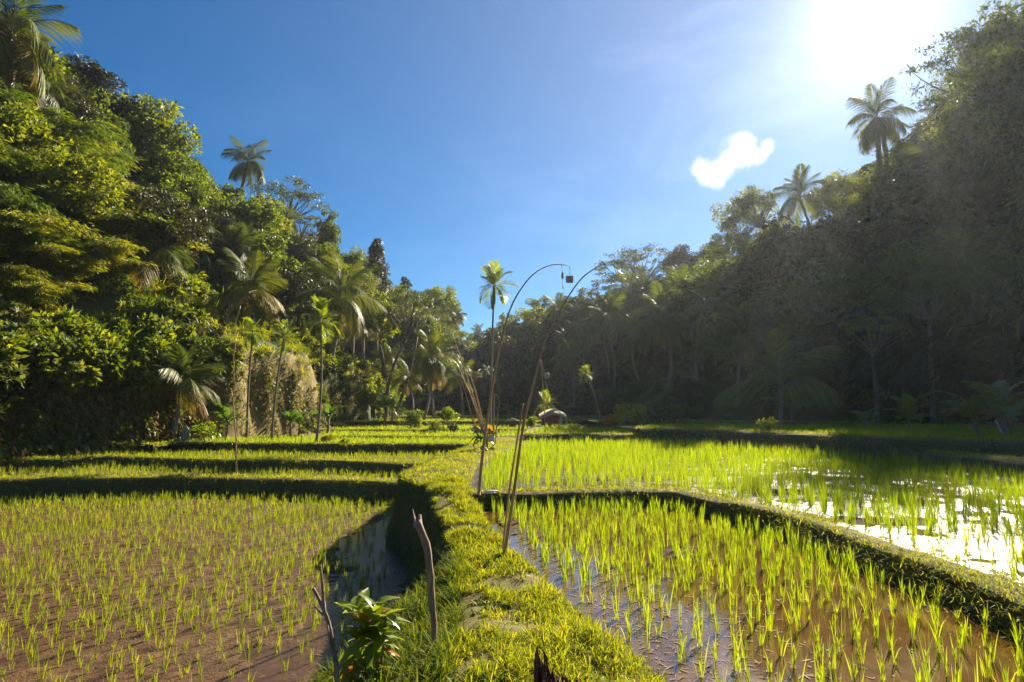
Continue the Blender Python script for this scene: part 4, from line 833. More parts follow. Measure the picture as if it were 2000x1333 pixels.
# ------------------------------------------------------------------ undergrowth: geometry-node scatter of bushes and tufts (countless)
def scatter(name, P, meshes, smin, smax, seed, label, cat='undergrowth', tilt=.3):
    rg = np.random.default_rng(seed); col = bpy.data.collections.new(name + '_kinds')
    for i, me in enumerate(meshes):
        ob = bpy.data.objects.new('%s_kind' % me.name.split('.')[0], me); col.objects.link(ob)
    m = bpy.data.meshes.new(name); m.vertices.add(len(P)); m.vertices.foreach_set('co', np.asarray(P, np.float32).ravel())
    a = m.attributes.new('scl', 'FLOAT', 'POINT'); a.data.foreach_set('value', rg.uniform(smin, smax, len(P)).astype(np.float32))
    rr = np.stack([rg.normal(0, tilt, len(P)), rg.normal(0, tilt, len(P)), rg.uniform(0, 6.28, len(P))], 1).astype(np.float32)
    a = m.attributes.new('rotv', 'FLOAT_VECTOR', 'POINT'); a.data.foreach_set('vector', rr.ravel()); m.update()
    ng = bpy.data.node_groups.new(name + '_nodes', 'GeometryNodeTree')
    ng.interface.new_socket('Geometry', in_out='INPUT', socket_type='NodeSocketGeometry'); ng.interface.new_socket('Geometry', in_out='OUTPUT', socket_type='NodeSocketGeometry')
    gi = ng.nodes.new('NodeGroupInput'); go = ng.nodes.new('NodeGroupOutput'); ip = ng.nodes.new('GeometryNodeInstanceOnPoints'); ci = ng.nodes.new('GeometryNodeCollectionInfo')
    ci.inputs['Collection'].default_value = col; ci.inputs['Separate Children'].default_value = True; ci.inputs['Reset Children'].default_value = True
    ip.inputs['Pick Instance'].default_value = True; mp_ = ng.nodes.new('GeometryNodeMeshToPoints'); mp_.mode = 'VERTICES'
    ng.links.new(gi.outputs[0], mp_.inputs[0]); ng.links.new(mp_.outputs[0], ip.inputs['Points']); ng.links.new(ci.outputs[0], ip.inputs['Instance'])
    na = ng.nodes.new('GeometryNodeInputNamedAttribute'); na.data_type = 'FLOAT'; na.inputs['Name'].default_value = 'scl'; ng.links.new(na.outputs['Attribute'], ip.inputs['Scale'])
    nb = ng.nodes.new('GeometryNodeInputNamedAttribute'); nb.data_type = 'FLOAT_VECTOR'; nb.inputs['Name'].default_value = 'rotv'; ng.links.new(nb.outputs['Attribute'], ip.inputs['Rotation'])
    ng.links.new(ip.outputs[0], go.inputs[0])
    o = link(name, m); md = o.modifiers.new('scatter', 'NODES'); md.node_group = ng; return tag(o, label, cat, kind='stuff')
def hill_pts(n, seed, cond, lo=0.3, hi=45):
    rg = np.random.default_rng(seed); P = np.stack([rg.uniform(-90, 90, n), rg.uniform(8, 165, n)], 1); px = 1000 + P[:, 0] / P[:, 1] * FPX
    d = dist_line(P, VAL, True); ok = ~inpoly(P, VAL) & (d > lo) & (d < hi) & (px > -250) & (px < 2250) & cond(P, px, d)
    P = P[ok]; return np.concatenate([P, HILL(P[:, 0], P[:, 1])[:, None]], 1)
grassy = lambda P, px, d: (P[:, 0] < -8) & (P[:, 1] < 62) & (px > 150)
Pa = hill_pts(9000, 51, lambda P, px, d: (P[:, 0] < -8) & ~(grassy(P, px, d) & (d < 7.5)), 1.2, 40)
Pa = np.concatenate([Pa, hill_pts(60000, 54, lambda P, px, d: (P[:, 0] < -8) & (P[:, 1] < 37) & (px < 400) & (px > -150), .8, 4.5), hill_pts(30000, 55, lambda P, px, d: (P[:, 0] < -8) & (P[:, 1] > 45) & (P[:, 1] < 85), .25, 3)])
scatter('left_undergrowth', Pa, [BUSH[0], BUSH[2], BUSH[3], BUSH[0], BUSH[1]], .5, 1.25, 1, 'tangled green bushes and creepers covering the sunlit left hillside')
Pb = hill_pts(9500, 52, lambda P, px, d: (P[:, 0] > -8) & ((d > 9) | (px > 1550) | (px < 1080)), .6, 45)
Pd = hill_pts(26000, 56, lambda P, px, d: (P[:, 0] > 0) & (px > 1060) & (px < 1600), .4, 11)
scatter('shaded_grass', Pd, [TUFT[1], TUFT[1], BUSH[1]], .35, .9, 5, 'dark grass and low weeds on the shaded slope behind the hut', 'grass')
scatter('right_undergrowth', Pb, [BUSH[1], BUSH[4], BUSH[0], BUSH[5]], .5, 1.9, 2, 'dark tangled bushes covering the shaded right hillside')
Pc = hill_pts(60000, 53, lambda P, px, d: (P[:, 0] < -8) & (P[:, 1] < 64) & (d < 9), 1.1, 9)
scatter('slope_grass', Pc, [TUFT[0], TUFT[0], TUFT[2], TUFT[1]], .45, 1.1, 3, 'long bright grass on the slope above the left cliff', 'grass', .35)
# leaves and creepers hanging on the cliff face
rgc = np.random.default_rng(61); LC = resample(np.array(VAL[2:11], float), .25); Tc = unit(np.gradient(LC, axis=0)); Nc = np.stack([Tc[:, 1], -Tc[:, 0]], 1)
idx = rgc.integers(0, len(LC), 60000); pxq = 1000 + LC[idx, 0] / LC[idx, 1] * FPX
hh = rgc.uniform(0, 1, len(idx)) ** .7; q = LC[idx] - Nc[idx] * (hh * 1.15 - .25)[:, None]; q += rgc.normal(0, .12, q.shape)
den = fbm(LC[idx, 0] * .8 + LC[idx, 1] * .8, hh * 3.0, 77); keep = (den + hh * .9 - .35 + np.where(pxq < 400, .75, -.02) > 0) & (pxq > -200) & (pxq < 760)
q = q[keep]; z = HILL(q[:, 0], q[:, 1]); z = np.where(z < -1, .0, z); n = len(q)
d_ = unit(np.stack([Nc[idx[keep], 0] * .6, Nc[idx[keep], 1] * .6, np.full(n, -.3)], 1) + rand_unit(n, rgc) * .6)
V, F = strips(np.concatenate([q, (z + rgc.uniform(0, .3, n))[:, None]], 1), d_, unit(np.cross(d_, rand_unit(n, rgc))), rgc.uniform(.18, .5, n) * np.where(pxq[keep] < 400, 1, .5), rgc.uniform(.07, .2, n) * np.where(pxq[keep] < 400, 1, .45), rgc.uniform(.1, .8, n), 2, 'leaf')
mi = (rgc.uniform(0, 1, n) < np.where(pxq[keep] < 400, .5, .55)).astype(int).repeat(2)  # dry colour at far left also stands in for sunlight on the dark foot
tag(link('creepers', mesh_of('creepers', V, F, [M['bamboo_leaf'], M['dry']], False, mi)), 'hanging creepers and dry leaves on the face of the left cliff, coloured to brighten its shaded foot', 'creepers', kind='stuff')
#FORESTEND
# ------------------------------------------------------------------ real lumps in the left mud, water lying in its hollows
gx = np.concatenate([np.arange(-26, -12, .16), np.arange(-12, -1.2, .06)]); gy = np.concatenate([np.arange(3, 12, .05), np.arange(12, 20.9, .12)])
X, Y = np.meshgrid(gx, gy); x, y = X.ravel(), Y.ravel(); cm = sm(1 - dist_line(np.stack([x, y], 1), [(-2.6, 19), (-3.2, 14.5), (-2.9, 12.6), (-2.35, 11), (-2.2, 9), (-2.6, 7), (-3.1, 5), (-3.1, 3)]) / .7)
ca, sa_ = math.cos(.35), math.sin(.35); u_, v_ = x * ca + y * sa_, -x * sa_ + y * ca
z = ZL[0] + .014 + fbm(u_ * .5, v_ * 1.6, 71) * .045 + fbm(u_ * 3.2, v_ * 5.5, 72) * .036 + fbm(x * 13, y * 13, 73) * .012 - .085 * cm * (1 + 1.3 * fbm(x * 1.4, y * 1.4, 79)) - .05 * sm((fbm(x * .33, y * .33, 74) - .22) / .15)
V = np.stack([x, y, z], 1); nx = len(gx); ii, jj = np.meshgrid(np.arange(len(gy) - 1), np.arange(nx - 1), indexing='ij'); a = (ii * nx + jj).ravel()
tag(link('mud', mesh_of('mud', V, np.stack([a, a + 1, a + nx + 1, a + nx], 1), M['mud_dry'], True)), kind='structure')
def mud_bed(name, poly, z0, x0, x1, y0, y1, st, amp, seed):
    gx = np.arange(x0, x1, st); gy = np.arange(y0, y1, st); X, Y = np.meshgrid(gx, gy); x, y = X.ravel(), Y.ravel(); nx = len(gx)
    z = z0 + fbm(x * .9, y * .9, seed) * amp + fbm(x * 4, y * 4, seed + 1) * amp * .55 + fbm(x * 15, y * 15, seed + 2) * amp * .2
    V = np.stack([x, y, z], 1); ii, jj = np.meshgrid(np.arange(len(gy) - 1), np.arange(nx - 1), indexing='ij'); a = (ii * nx + jj).ravel(); F = np.stack([a, a + 1, a + nx + 1, a + nx], 1)
    F = F[inpoly(V[F].mean(1)[:, :2], [tuple(q) for q in poly]) & (V[F][:, :, 2].max(1) > z0 + .01)]
    used = np.unique(F); mp_ = np.full(len(V), -1); mp_[used] = np.arange(len(used)); tag(link(name, mesh_of(name, V[used], mp_[F], M['mud_wet'], True)), kind='structure')
mud_bed('mud', polyR0, -.032, -1, 4.3, 3, 11.5, .03, .06, 81)
mud_bed('mud', polyR1, .178, -1.2, 12, 3.5, 27, .09, .07, 85)
# ------------------------------------------------------------------ bamboo poles
def pole(name, pts, D, r0, r1, label, cat, group=None, mat='bamboo', n=40, parent=None, wob=0.0):
    W = np.array([AT(p[0], p[1], p[2] if len(p) > 2 else D) for p in pts]); o = W[0].copy(); L = resample(smooth_line(W - o, 3), max(.05, np.linalg.norm(np.diff(W, axis=0), axis=1).sum() / n))
    q = np.linspace(0, 1, len(L)); rad = r0 + (r1 - r0) * q; rad = rad * (1 + .14 * (np.arange(len(L)) % 6 == 0))
    if wob: L = L + np.stack([fbm(q * 9, q * 0, 3), fbm(q * 9, q * 0 + 5, 4), q * 0], 1) * wob * (1 - (1 - q) ** 8)[:, None]
    V, F = tube(L, rad, 8)
    if parent is not None: V = V + (o - np.array(parent.location)); return link(name, mesh_of(name, V, F, M[mat], True), parent)
    t = link(name, mesh_of(name, V, F, M[mat], True), None, tuple(o)); return tag(t, label, cat, group)
def pole_root(name, p, D, label, cat, group=None): t = link(name, None, None, tuple(AT(p[0], p[1], D))); return tag(t, label, cat, group)
t = pole_root('bamboo_pole', (935, 966), 11.3, 'tall bamboo pole arching over to the right with a woven square hanging from its tip', 'bamboo pole')
P1 = [(935, 966), (941, 900), (949, 836), (962.6, 750), (977.6, 667), (994.5, 607), (1011, 573), (1037, 538), (1067, 519.5), (1094, 515.7), (1113, 520.5)]
pole('pole', P1, 11.3, .029, .007, None, None, parent=t, n=60)
pole('hanging_string', [(1112.5, 520), (1113, 530), (1113, 539)], 11.3, .004, .004, None, None, parent=t, mat='cord', n=4)
pole('hanging_string', [(1097, 516), (1098, 530), (1099, 561)], 11.3, .004, .004, None, None, parent=t, mat='cord', n=6)
c = AT(1112.5, 546, 11.3) - np.array(t.location); s = 15 / FPX * 11.3
g = np.linspace(-.5, .5, 9); V = np.array([[a * s * (1 + .08 * b), .012 * math.sin(a * 9 + b * 5), b * s * (1 + .05 * a) - .02 * a * s] for b in g for a in g]); F = np.array([[i * 9 + j, i * 9 + j + 1, i * 9 + j + 10, i * 9 + j + 9] for i in range(8) for j in range(8)])
V2 = V + np.array([0, .008, 0]); V, F = join([(V, F), (V2, F[:, ::-1])]); link('woven_square', mesh_of('woven_square', V + c, F, M['woven']), t)
c = AT(1098.5, 538, 11.3) - np.array(t.location); V, F = tube(c + np.array([[0, 0, .055], [.004, 0, .03], [-.004, 0, -.01], [.005, 0, -.05], [0, 0, -.07]]), [.008, .022, .02, .024, .006], 7); link('leaf_bundle', mesh_of('leaf_bundle', V, F, M['deadwood']), t)
c = AT(1099, 562, 11.3) - np.array(t.location); V, F = tube(c + np.array([[0, 0, .03], [.004, 0, .0], [0, 0, -.035]]), [.004, .011, .003], 6); link('leaf_scrap', mesh_of('leaf_scrap', V, F, M['deadwood']), t)
pole('bamboo_pole', [(984, 1100), (990, 1050), (1005.7, 950), (1020.7, 829), (1045, 739), (1060, 675), (1075, 637.6), (1105, 587), (1127.6, 553), (1146, 534.4), (1172, 519)], 6.7, .019, .006, 'longest bamboo pole, bending right to a bare tip, planted in the near path edge', 'bamboo pole', n=60)
pole('bamboo_pole', [(981, 1100), (985, 1040), (995.6, 950), (1010, 860), (1021.5, 788)], 6.75, .011, .009, 'short straight bamboo stake leaning beside the longest bending pole', 'bamboo pole')
pole('bamboo_pole', [(463, 930), (459, 830), (457, 720), (460, 650), (466, 597)], 22.1, .028, .012, 'tall thin upright pole rising from the left terrace with no ornament', 'bamboo pole', wob=.10)
g = 'thin poles fanning out above the shrine'
pole('bamboo_pole', [(946, 850), (930, 790), (910, 730), (884, 652)], 22.3, .026, .010, 'longest thin pole of the fan leaning left from the shrine', 'bamboo pole', g)
pole('bamboo_pole', [(944, 850), (925, 785), (905, 740), (891, 709)], 22.4, .032, .014, 'middle thick pole of the fan leaning left from the shrine', 'bamboo pole', g)
pole('bamboo_pole', [(934, 850), (922, 815), (911, 775), (902, 746)], 22.1, .03, .018, 'shortest leftmost pole of the fan leaning from the shrine', 'bamboo pole', g)
pole('bamboo_pole', [(947, 850), (938, 800), (926, 755), (913, 715)], 22.5, .03, .014, 'rightmost pole of the fan leaning from the shrine', 'bamboo pole', g)
t = pole_root('ornament_pole', (1065.5, 842), 44, 'thin pole with a round woven ball beside the hut, leaning', 'bamboo pole')
pole('pole', [(1065.5, 842), (1063, 790), (1061, 760), (1056, 702)], 44, .04, .02, None, None, parent=t)
c = AT(1068, 734, 44) - np.array(t.location); th = np.linspace(0, math.pi, 9); V, F = tube(c + np.stack([th * 0, th * 0, .22 * np.cos(th)], 1), .22 * np.sin(th) + .005, 12); link('woven_ball', mesh_of('woven_ball', V, F, M['woven']), t)
pole('brace', [(1072, 780), (1066, 745), (1057, 704)], 44, .03, .015, None, None, parent=t)
for i, (a, b, D_, h) in enumerate([(577, 862, 28.9, 12), (589, 862, 28.9, 12), (741, 868, 28.9, 16), (748, 867, 29.2, 15), (752, 866, 28.5, 13), (847, 868, 28.9, 20), (690, 855, 35, 10), (1052, 868, 28, 14), (1012, 853, 33, 12)]):
    o = pole('stake', [(a, b + 3), (a + 1, b - h * .5), (a + random.uniform(-2, 2), b - h)], D_, .02, .014, None, None, mat='deadwood', n=6)
    tag(o, ['short stake left of a pair on the terrace rim', 'short stake right of a pair on the terrace rim', 'first of three stakes near the middle terrace rim', 'second of three stakes near the middle terrace rim', 'third of three stakes near the middle terrace rim', 'single taller stake on the third left terrace rim', 'tiny stake on the far left lawn strip', 'short stake before the hut on the right bank', 'thin stake between shrine and hut'][i], 'stake', 'stakes on the terrace rims')
# ------------------------------------------------------------------ shrine wrapped in leaves
def leaf_mesh(name, L, W, mat, fold=.25, droop=.35, wave=.06, n=9, seed=0):
    rg = np.random.default_rng(seed); t = np.linspace(0, 1, n + 1); w_ = W * .5 * np.sin(math.pi * np.clip(t, 0.02, .985) ** .8); V = []
    for i, q in enumerate(t):
        z = -droop * L * q * q; y = [-1, -.5, 0, .5, 1]
        for k in y: V.append([L * q, k * w_[i], z + abs(k) * fold * w_[i] + wave * W * math.sin(q * 22 + k) * abs(k) * .5])
    F = [[i * 5 + j, i * 5 + j + 1, i * 5 + j + 6, i * 5 + j + 5] for i in range(n) for j in range(4)]
    return mesh_of(name, V, F, M[mat] if isinstance(mat, str) else mat, True)
LEAF_G = [leaf_mesh('leaf', 1, .42, 'broad', .3, d, seed=i) for i, d in enumerate((.15, .35, .6))]; LEAF_O = [leaf_mesh('leaf', 1, .32, 'orange_leaf', .3, .7)]; LEAF_D = [leaf_mesh('leaf', 1, .28, 'dark_leaf', .3, .8)]
def leaf_at(parent, loc, az, el, s, me, roll=0.0):
    o = link('leaf', me, parent, loc); o.rotation_euler = (roll, -el, az); o.scale = (s, s, s); return o
b = AT(945, 884, 22.3); t = link('field_shrine', None, None, (b[0], b[1], .15)); tag(t, 'small leaf wrapped bamboo shrine with a pale cloth, standing where the poles fan out', 'shrine')
pole('post', [(963, 884), (964, 820), (965, 770)], 22.3, .03, .022, None, None, parent=t, mat='deadwood')
pole('post', [(952, 884), (951, 860), (950, 835)], 22.3, .03, .03, None, None, parent=t, mat='deadwood')
pole('post', [(967, 868), (971, 820), (975, 782), (972, 773), (964, 771)], 22.2, .022, .012, None, None, parent=t, mat='deadwood')
pole('crossbar', [(920, 837), (932, 842), (941, 843), (950, 840)], 22.2, .045, .03, None, None, parent=t, mat='cloth')
V, F = box([0, 0, 0], [.36, .3, .05]); c = AT(958, 846, 22.3) - np.array(t.location); link('shelf', mesh_of('shelf', V + c, F, M['boards']), t)
th = np.linspace(0, 1, 8); c = AT(957, 856, 22.1) - np.array(t.location); V, F = tube(c + np.stack([.1 * np.sin(th * 5), 0 * th, .08 - .2 * th], 1), .085 * np.sin(np.pi * (.15 + .8 * th)) + .01, 8); link('cloth', mesh_of('cloth', V, F, M['cloth'], True), t)
rg = np.random.default_rng(5)
for i in range(64):
    z = rg.uniform(.15, 1.15); rad = .34 * (1.15 - .5 * z); az = rg.uniform(0, 6.28); leaf_at(t, (rad * .5 * math.cos(az) - .02, rad * .5 * math.sin(az) - .05, z), az, rg.uniform(-.6, .7), rg.uniform(.26, .42), (LEAF_O if i % 8 == 0 else LEAF_D if i % 3 == 0 else LEAF_G)[0], rg.uniform(-.5, .5))
# ------------------------------------------------------------------ huts
b = AT(1077, 842, 45); t = link('field_hut', None, None, (b[0], b[1], b[2])); tag(t, 'small wooden field hut with a curved pale roof, standing on the terraces at centre', 'hut')
w_, d_, h_ = 1.35, 1.1, 1.0
for sx, nm in ((-w_ / 2, 'side_wall'), (w_ / 2, 'side_wall')):
    V, F = box([sx, 0, h_ / 2 + .05], [.05, d_, h_]); link(nm, mesh_of(nm, V, F, M['boards'] if sx < 0 else M['cloth']), t)
V, F = box([0, d_ / 2, h_ / 2 + .05], [w_ - .08, .05, h_]); link('back_wall', mesh_of('back_wall', V, F, M['boards']), t)
V, F = join([box([-w_ * .32 + i * .11, -d_ / 2, h_ / 2 + .03], [.085, .04, h_ - .06 * (i % 2)]) for i in range(5)]); link('front_boards', mesh_of('front_boards', V, F, M['boards']), t)
for sx in (-w_ / 2, .1, w_ / 2 + .35):
    V, F = tube([[sx, -d_ / 2 - .08, -.1], [sx, -d_ / 2 - .08, .5], [sx, -d_ / 2 - .08, h_ + .12]], .035, 6); link('post', mesh_of('post', V, F, M['deadwood']), t)
V, F = box([0, 0, .1], [w_, d_, .06]); link('floor', mesh_of('floor', V, F, M['boards']), t)
th = np.linspace(-1, 1, 15); top = []; 
for yy_ in (-.9, .85):
    for q in th: top.append([.12 + q * .98, yy_, h_ + .40 + .2 * yy_ - .36 * abs(q) ** 1.7 * (1 if q > 0 else 1.1)])
top = np.array(top); lo = top - np.array([0, 0, .06]); n = 15; V = np.concatenate([top, lo]); F = [[i, i + 1, n + i + 1, n + i] for i in range(n - 1)] + [[2 * n + i + 1, 2 * n + i, 3 * n + i, 3 * n + i + 1] for i in range(n - 1)] + [[i, 2 * n + i, 2 * n + i + 1, i + 1] for i in range(n - 1)] + [[n + i, n + i + 1, 3 * n + i + 1, 3 * n + i] for i in range(n - 1)]
link('roof', mesh_of('roof', V, F, M['thatch']), t)
def small_hut(px, py, D, s, label, roofmat, wall='boards'):
    b = AT(px, py, D); t = link('small_hut', None, None, tuple(b)); tag(t, label, 'hut')
    for sx in (-1, 1):
        for sy in (-1, 1): V, F = tube([[sx * .3 * s, sy * .3 * s, -.2], [sx * .3 * s, sy * .3 * s, .35 * s], [sx * .3 * s, sy * .3 * s, .8 * s]], .03 * s, 6); link('post', mesh_of('post', V, F, M['deadwood']), t)
    V, F = join([box([0, 0, .35 * s], [.62 * s, .62 * s, .05 * s]), box([0, .3 * s, .5 * s], [.58 * s, .04 * s, .5 * s]), box([-.3 * s, 0, .5 * s], [.04 * s, .5 * s, .5 * s])]); link('walls', mesh_of('walls', V, F, M[wall]), t)
    V = np.array([[-.62, -.5, .72], [0, -.5, 1.02], [.62, -.5, .72], [-.62, .5, .72], [0, .5, 1.02], [.62, .5, .72]]) * s; V = np.concatenate([V, V - [0, 0, .05 * s]]); F = [[0, 1, 4, 3], [1, 2, 5, 4], [6, 9, 10, 7], [7, 10, 11, 8], [0, 6, 7, 1], [1, 7, 8, 2], [3, 4, 10, 9], [4, 5, 11, 10], [0, 3, 9, 6], [2, 8, 11, 5]]
    link('roof', mesh_of('roof', V, F, M[roofmat]), t); return t
small_hut(1001, 839, 46, .82, 'tiny shelter with a grey pitched roof left of the curved roof hut', 'tin')
small_hut(1978, 850, 21.5, 1.0, 'dark shed standing in deep shade at the right edge of the upper terrace', 'thatch')
pole('leaning_stick', [(1957, 846), (1950, 832), (1944, 822)], 20.5, .03, .022, 'pale stick leaning in front of the dark shed at right', 'stick', mat='cloth', n=8)
pole('log', [(1925, 828), (1938, 827), (1950, 826)], 20.8, .03, .03, 'dark log end lying beside the leaning pale stick', 'log', mat='deadwood', n=8)
b = AT(362, 872, 30.6); t = link('hanging_cloth', None, None, (b[0], b[1], -.28)); tag(t, 'grey blue cloth hung on a post at the paddy edge beside the low bushy palm', 'cloth')
V, F = tube([[0, 0, 0], [0, 0, .6], [0, 0, 1.25]], .025, 6); link('post', mesh_of('post', V, F, M['deadwood']), t)
a = np.linspace(0, 2 * math.pi, 17)[:-1]; V = []; zs = [1.2, 1.05, .8, .55, .3]; rs = [.04, .17, .2, .19, .22]
for z_, r_ in zip(zs, rs): V += [[r_ * math.cos(q) * (1 + .12 * math.sin(q * 5 + z_ * 3)), r_ * .6 * math.sin(q), z_ + .02 * math.sin(q * 3)] for q in a]
F = [[i * 16 + j, i * 16 + (j + 1) % 16, (i + 1) * 16 + (j + 1) % 16, (i + 1) * 16 + j] for i in range(4) for j in range(16)]; link('cloth', mesh_of('cloth', V, F, M['greycloth'], True), t)
def lump(name, c, s, mat, label, cat, seed=1, n=14, sub=.25):
    th = np.linspace(0, math.pi, n); V = []; m2 = n * 2
    for q in th:
        for k in range(m2):
            p = k * 2 * math.pi / m2; d = np.array([math.sin(q) * math.cos(p), math.sin(q) * math.sin(p), math.cos(q)]); r = 1 + sub * float(fbm(np.array([d[0] * 1.7 + seed]), np.array([d[1] * 1.7 + d[2] * 2.3]), seed)[0])
            V.append(d * r * np.array(s))
    F = [[i * m2 + j, (i + 1) * m2 + j, (i + 1) * m2 + (j + 1) % m2, i * m2 + (j + 1) % m2] for i in range(n - 1) for j in range(m2)]
    return tag(link(name, mesh_of(name, V, F, M[mat], True), None, tuple(c)), label, cat)
lump('plastic_scrap', G(957, 962, .27) + np.array([0, 0, 0]), (.13, .08, .035), 'white', 'white plastic scrap beside the foot of the arching pole', 'scrap', 8, sub=.9)
lump('white_sack', AT(771, 812, 60), (.2, .2, .38), 'white', 'small white bundle among the plants left of the far terraces', 'bundle', 5)
# ------------------------------------------------------------------ foreground wood and plant
t = pole_root('wooden_post', (849, 1256), 4.4, 'grey weathered post with a broken forked top standing on the near bank', 'post')
pole('post', [(849, 1262), (848, 1225), (844, 1165), (840, 1110), (835, 1070), (828, 1048), (820, 1032), (813, 1018)], 4.4, .019, .027, None, None, parent=t, mat='deadwood', n=34, wob=.012)
pole('splinter', [(812, 1030), (808, 1012), (806, 994)], 4.4, .014, .002, None, None, parent=t, mat='deadwood', n=8)
pole('splinter', [(820, 1035), (821, 1018), (820, 1006)], 4.42, .020, .010, None, None, parent=t, mat='deadwood', n=8)
t = pole_root('forked_branch', (668, 1470), 4.0, 'dry forked branch stuck in the mud bank left of the leafy plant', 'branch')
pole('branch', [(668, 1470), (663, 1380), (659, 1310), (650, 1255), (641, 1213), (634, 1190), (622, 1168), (610, 1150)], 4.0, .022, .010, None, None, parent=t, mat='deadwood', n=30, wob=.01)
pole('twig', [(634, 1192), (631, 1160), (628, 1125), (626, 1104)], 4.0, .010, .006, None, None, parent=t, mat='deadwood', n=12)
pole('twig', [(632, 1202), (622, 1192), (611, 1180)], 4.0, .008, .003, None, None, parent=t, mat='deadwood', n=8)
pole('twig', [(657, 1300), (648, 1270), (641, 1235), (640, 1222)], 3.98, .011, .005, None, None, parent=t, mat='deadwood', n=10)
pole('twig', [(661, 1310), (668, 1290), (673, 1275)], 4.0, .007, .003, None, None, parent=t, mat='deadwood', n=8)
c = AT(722, 1180, 4.3); t = link('leafy_plant', None, None, (c[0], c[1], -.62)); tag(t, 'leafy shrub with long veined green leaves and a few orange ones on the near bank', 'shrub')
hz = c[2] + .62; rg = np.random.default_rng(17)
for k in range(5):
    a = k * 1.3; V, F = tube([[.04 * math.cos(a), .04 * math.sin(a), 0], [.07 * math.cos(a), .07 * math.sin(a), hz * .5], [.11 * math.cos(a), .11 * math.sin(a), hz * (.93 - .07 * k)]], [.013, .010, .006], 6); link('stem', mesh_of('stem', V, F, M['deadwood'], True), t)
for i in range(190):
    f = rg.uniform(0, 1) ** .6; z = hz * (.22 + .78 * f); az = i * 2.4 + rg.normal(0, .3); st = i % 5; a = st * 1.3; L_ = rg.uniform(.10, .20)
    el = rg.uniform(.15, 1.0) if f > .75 else rg.uniform(-.6, .3)
    me = LEAF_O[0] if i % 17 == 4 and f > .45 else (LEAF_D[0] if f < .5 and i % 2 else LEAF_G[i % 3]); leaf_at(t, (.09 * math.cos(a), .09 * math.sin(a), z), az, el, L_, me, rg.normal(0, .25))
b = AT(1090, 1345, 3.5); t = link('tree_stump', None, None, (b[0], b[1], .17)); tag(t, 'jagged rotten reddish stump on the near end of the grassy path', 'stump'); rg = np.random.default_rng(23); sp = []
for i in range(46):
    a = rg.uniform(0, 6.28); r = .12 * math.sqrt(rg.uniform(0, 1)); h = rg.uniform(.10, .18) + .20 * max(0, -math.cos(a)) ** 3 * (r > .05) * rg.uniform(.5, 1.2); x0, y0 = r * math.cos(a), r * math.sin(a)
    sp.append(tube([[x0 * 1.25, y0 * 1.25, -.05], [x0 * 1.05 + rg.normal(0, .004), y0, h * .5], [x0 * 1.0 - .01, y0, h * .85], [x0 - .015 + rg.normal(0, .008), y0, h]], [.022, .018, .011, .002], 5))
V, F = join(sp); link('splintered_wood', mesh_of('splintered_wood', V, F, M['stump']), t)
V, F = tube([[.12, 0, 0], [.16, -.01, .08], [.21, 0, .14]], [.018, .013, .009], 6); link('root', mesh_of('root', V, F, M['stump'], True), t)
# ------------------------------------------------------------------ banana plants and small shrubs
def banana_leaf(seed, torn=True):
    rg = np.random.default_rng(seed); n = 22; t = np.linspace(0, 1, n + 1); parts = []
    mid = np.stack([t * (1 - .2 * t), 0 * t, .5 * t - .75 * t ** 2.2], 1); w_ = .15 * np.sin(math.pi * np.clip(t * .93 + .05, 0, 1)) ** .6; w_[t < .14] = .004
    for side in (-1, 1):
        for i in range(n):
            g_ = .012 if rg.uniform() < .45 else 0; a0, a1 = mid[i], mid[i + 1] - (mid[i + 1] - mid[i]) * g_ * 8; dz = rg.normal(0, .02) if torn else 0
            p0 = a0 + np.array([.03, side * w_[i], -.35 * w_[i] + dz]); p1 = a1 + np.array([.03, side * w_[i + 1], -.35 * w_[i + 1] + dz]); parts.append((np.array([a0, p0, p1, a1]), np.array([[0, 1, 2, 3]])))
    parts.append(tube(mid, np.linspace(.012, .003, n + 1), 5)); V, F = join(parts); return mesh_of('leaf', V, F, M['banana'])
BL = [banana_leaf(1), banana_leaf(2), banana_leaf(3)]
def banana(px, py, D, h, label, n=8, z=None, group='banana plants', silver=False):
    b = AT(px, py, D); z = H1(b[0], b[1]) if z is None else z; z = 0 if z < -1.5 else z
    rg = np.random.default_rng(int(px)); t = link('banana_plant', None, None, (b[0], b[1], z)); tag(t, label, 'banana plant', group)
    V, F = tube([[0, 0, -.1], [.02, 0, h * .25], [.03, .02, h * .5]], [.1 * h / 2.2, .08 * h / 2.2, .05 * h / 2.2], 8); link('stem', mesh_of('stem', V, F, M['palm_trunk'], True), t)
    for i in range(n):
        o = link('leaf', BL[i % 3], t, (.03, .02, h * .48)); o.rotation_euler = (rg.normal(0, .2), -R(rg.uniform(15, 75)), i * 2.4); s = h * rg.uniform(.55, .75); o.scale = (s, s, s)
for a in [(442, 850, 33.5, 2.0, 'banana plant with pale broad leaves right of the low bushy palm'), (430, 800, 34.5, 2.4, 'taller banana plant behind, against the left cliff'), (566, 853, 36, 1.8, 'banana plant with a bright leaf at the foot of the cliff between the areca trunks'), (583, 853, 37, 1.6, 'small banana plant left of the fan shaped areca trunk'),
          (640, 850, 38.5, 2.3, 'banana plant leaning on the pale end of the left cliff'), (600, 856, 37.5, 1.0, 'knee high banana sprout by the fan shaped areca trunk'), (752, 820, 50, 2.6, 'banana plant past the shadowed end of the left cliff'), (765, 815, 52, 2.4, 'banana plant beside the white bundle')]:
    banana(a[0], a[1], a[2], a[3], a[4], z=.05 if a[2] < 45 else .5)
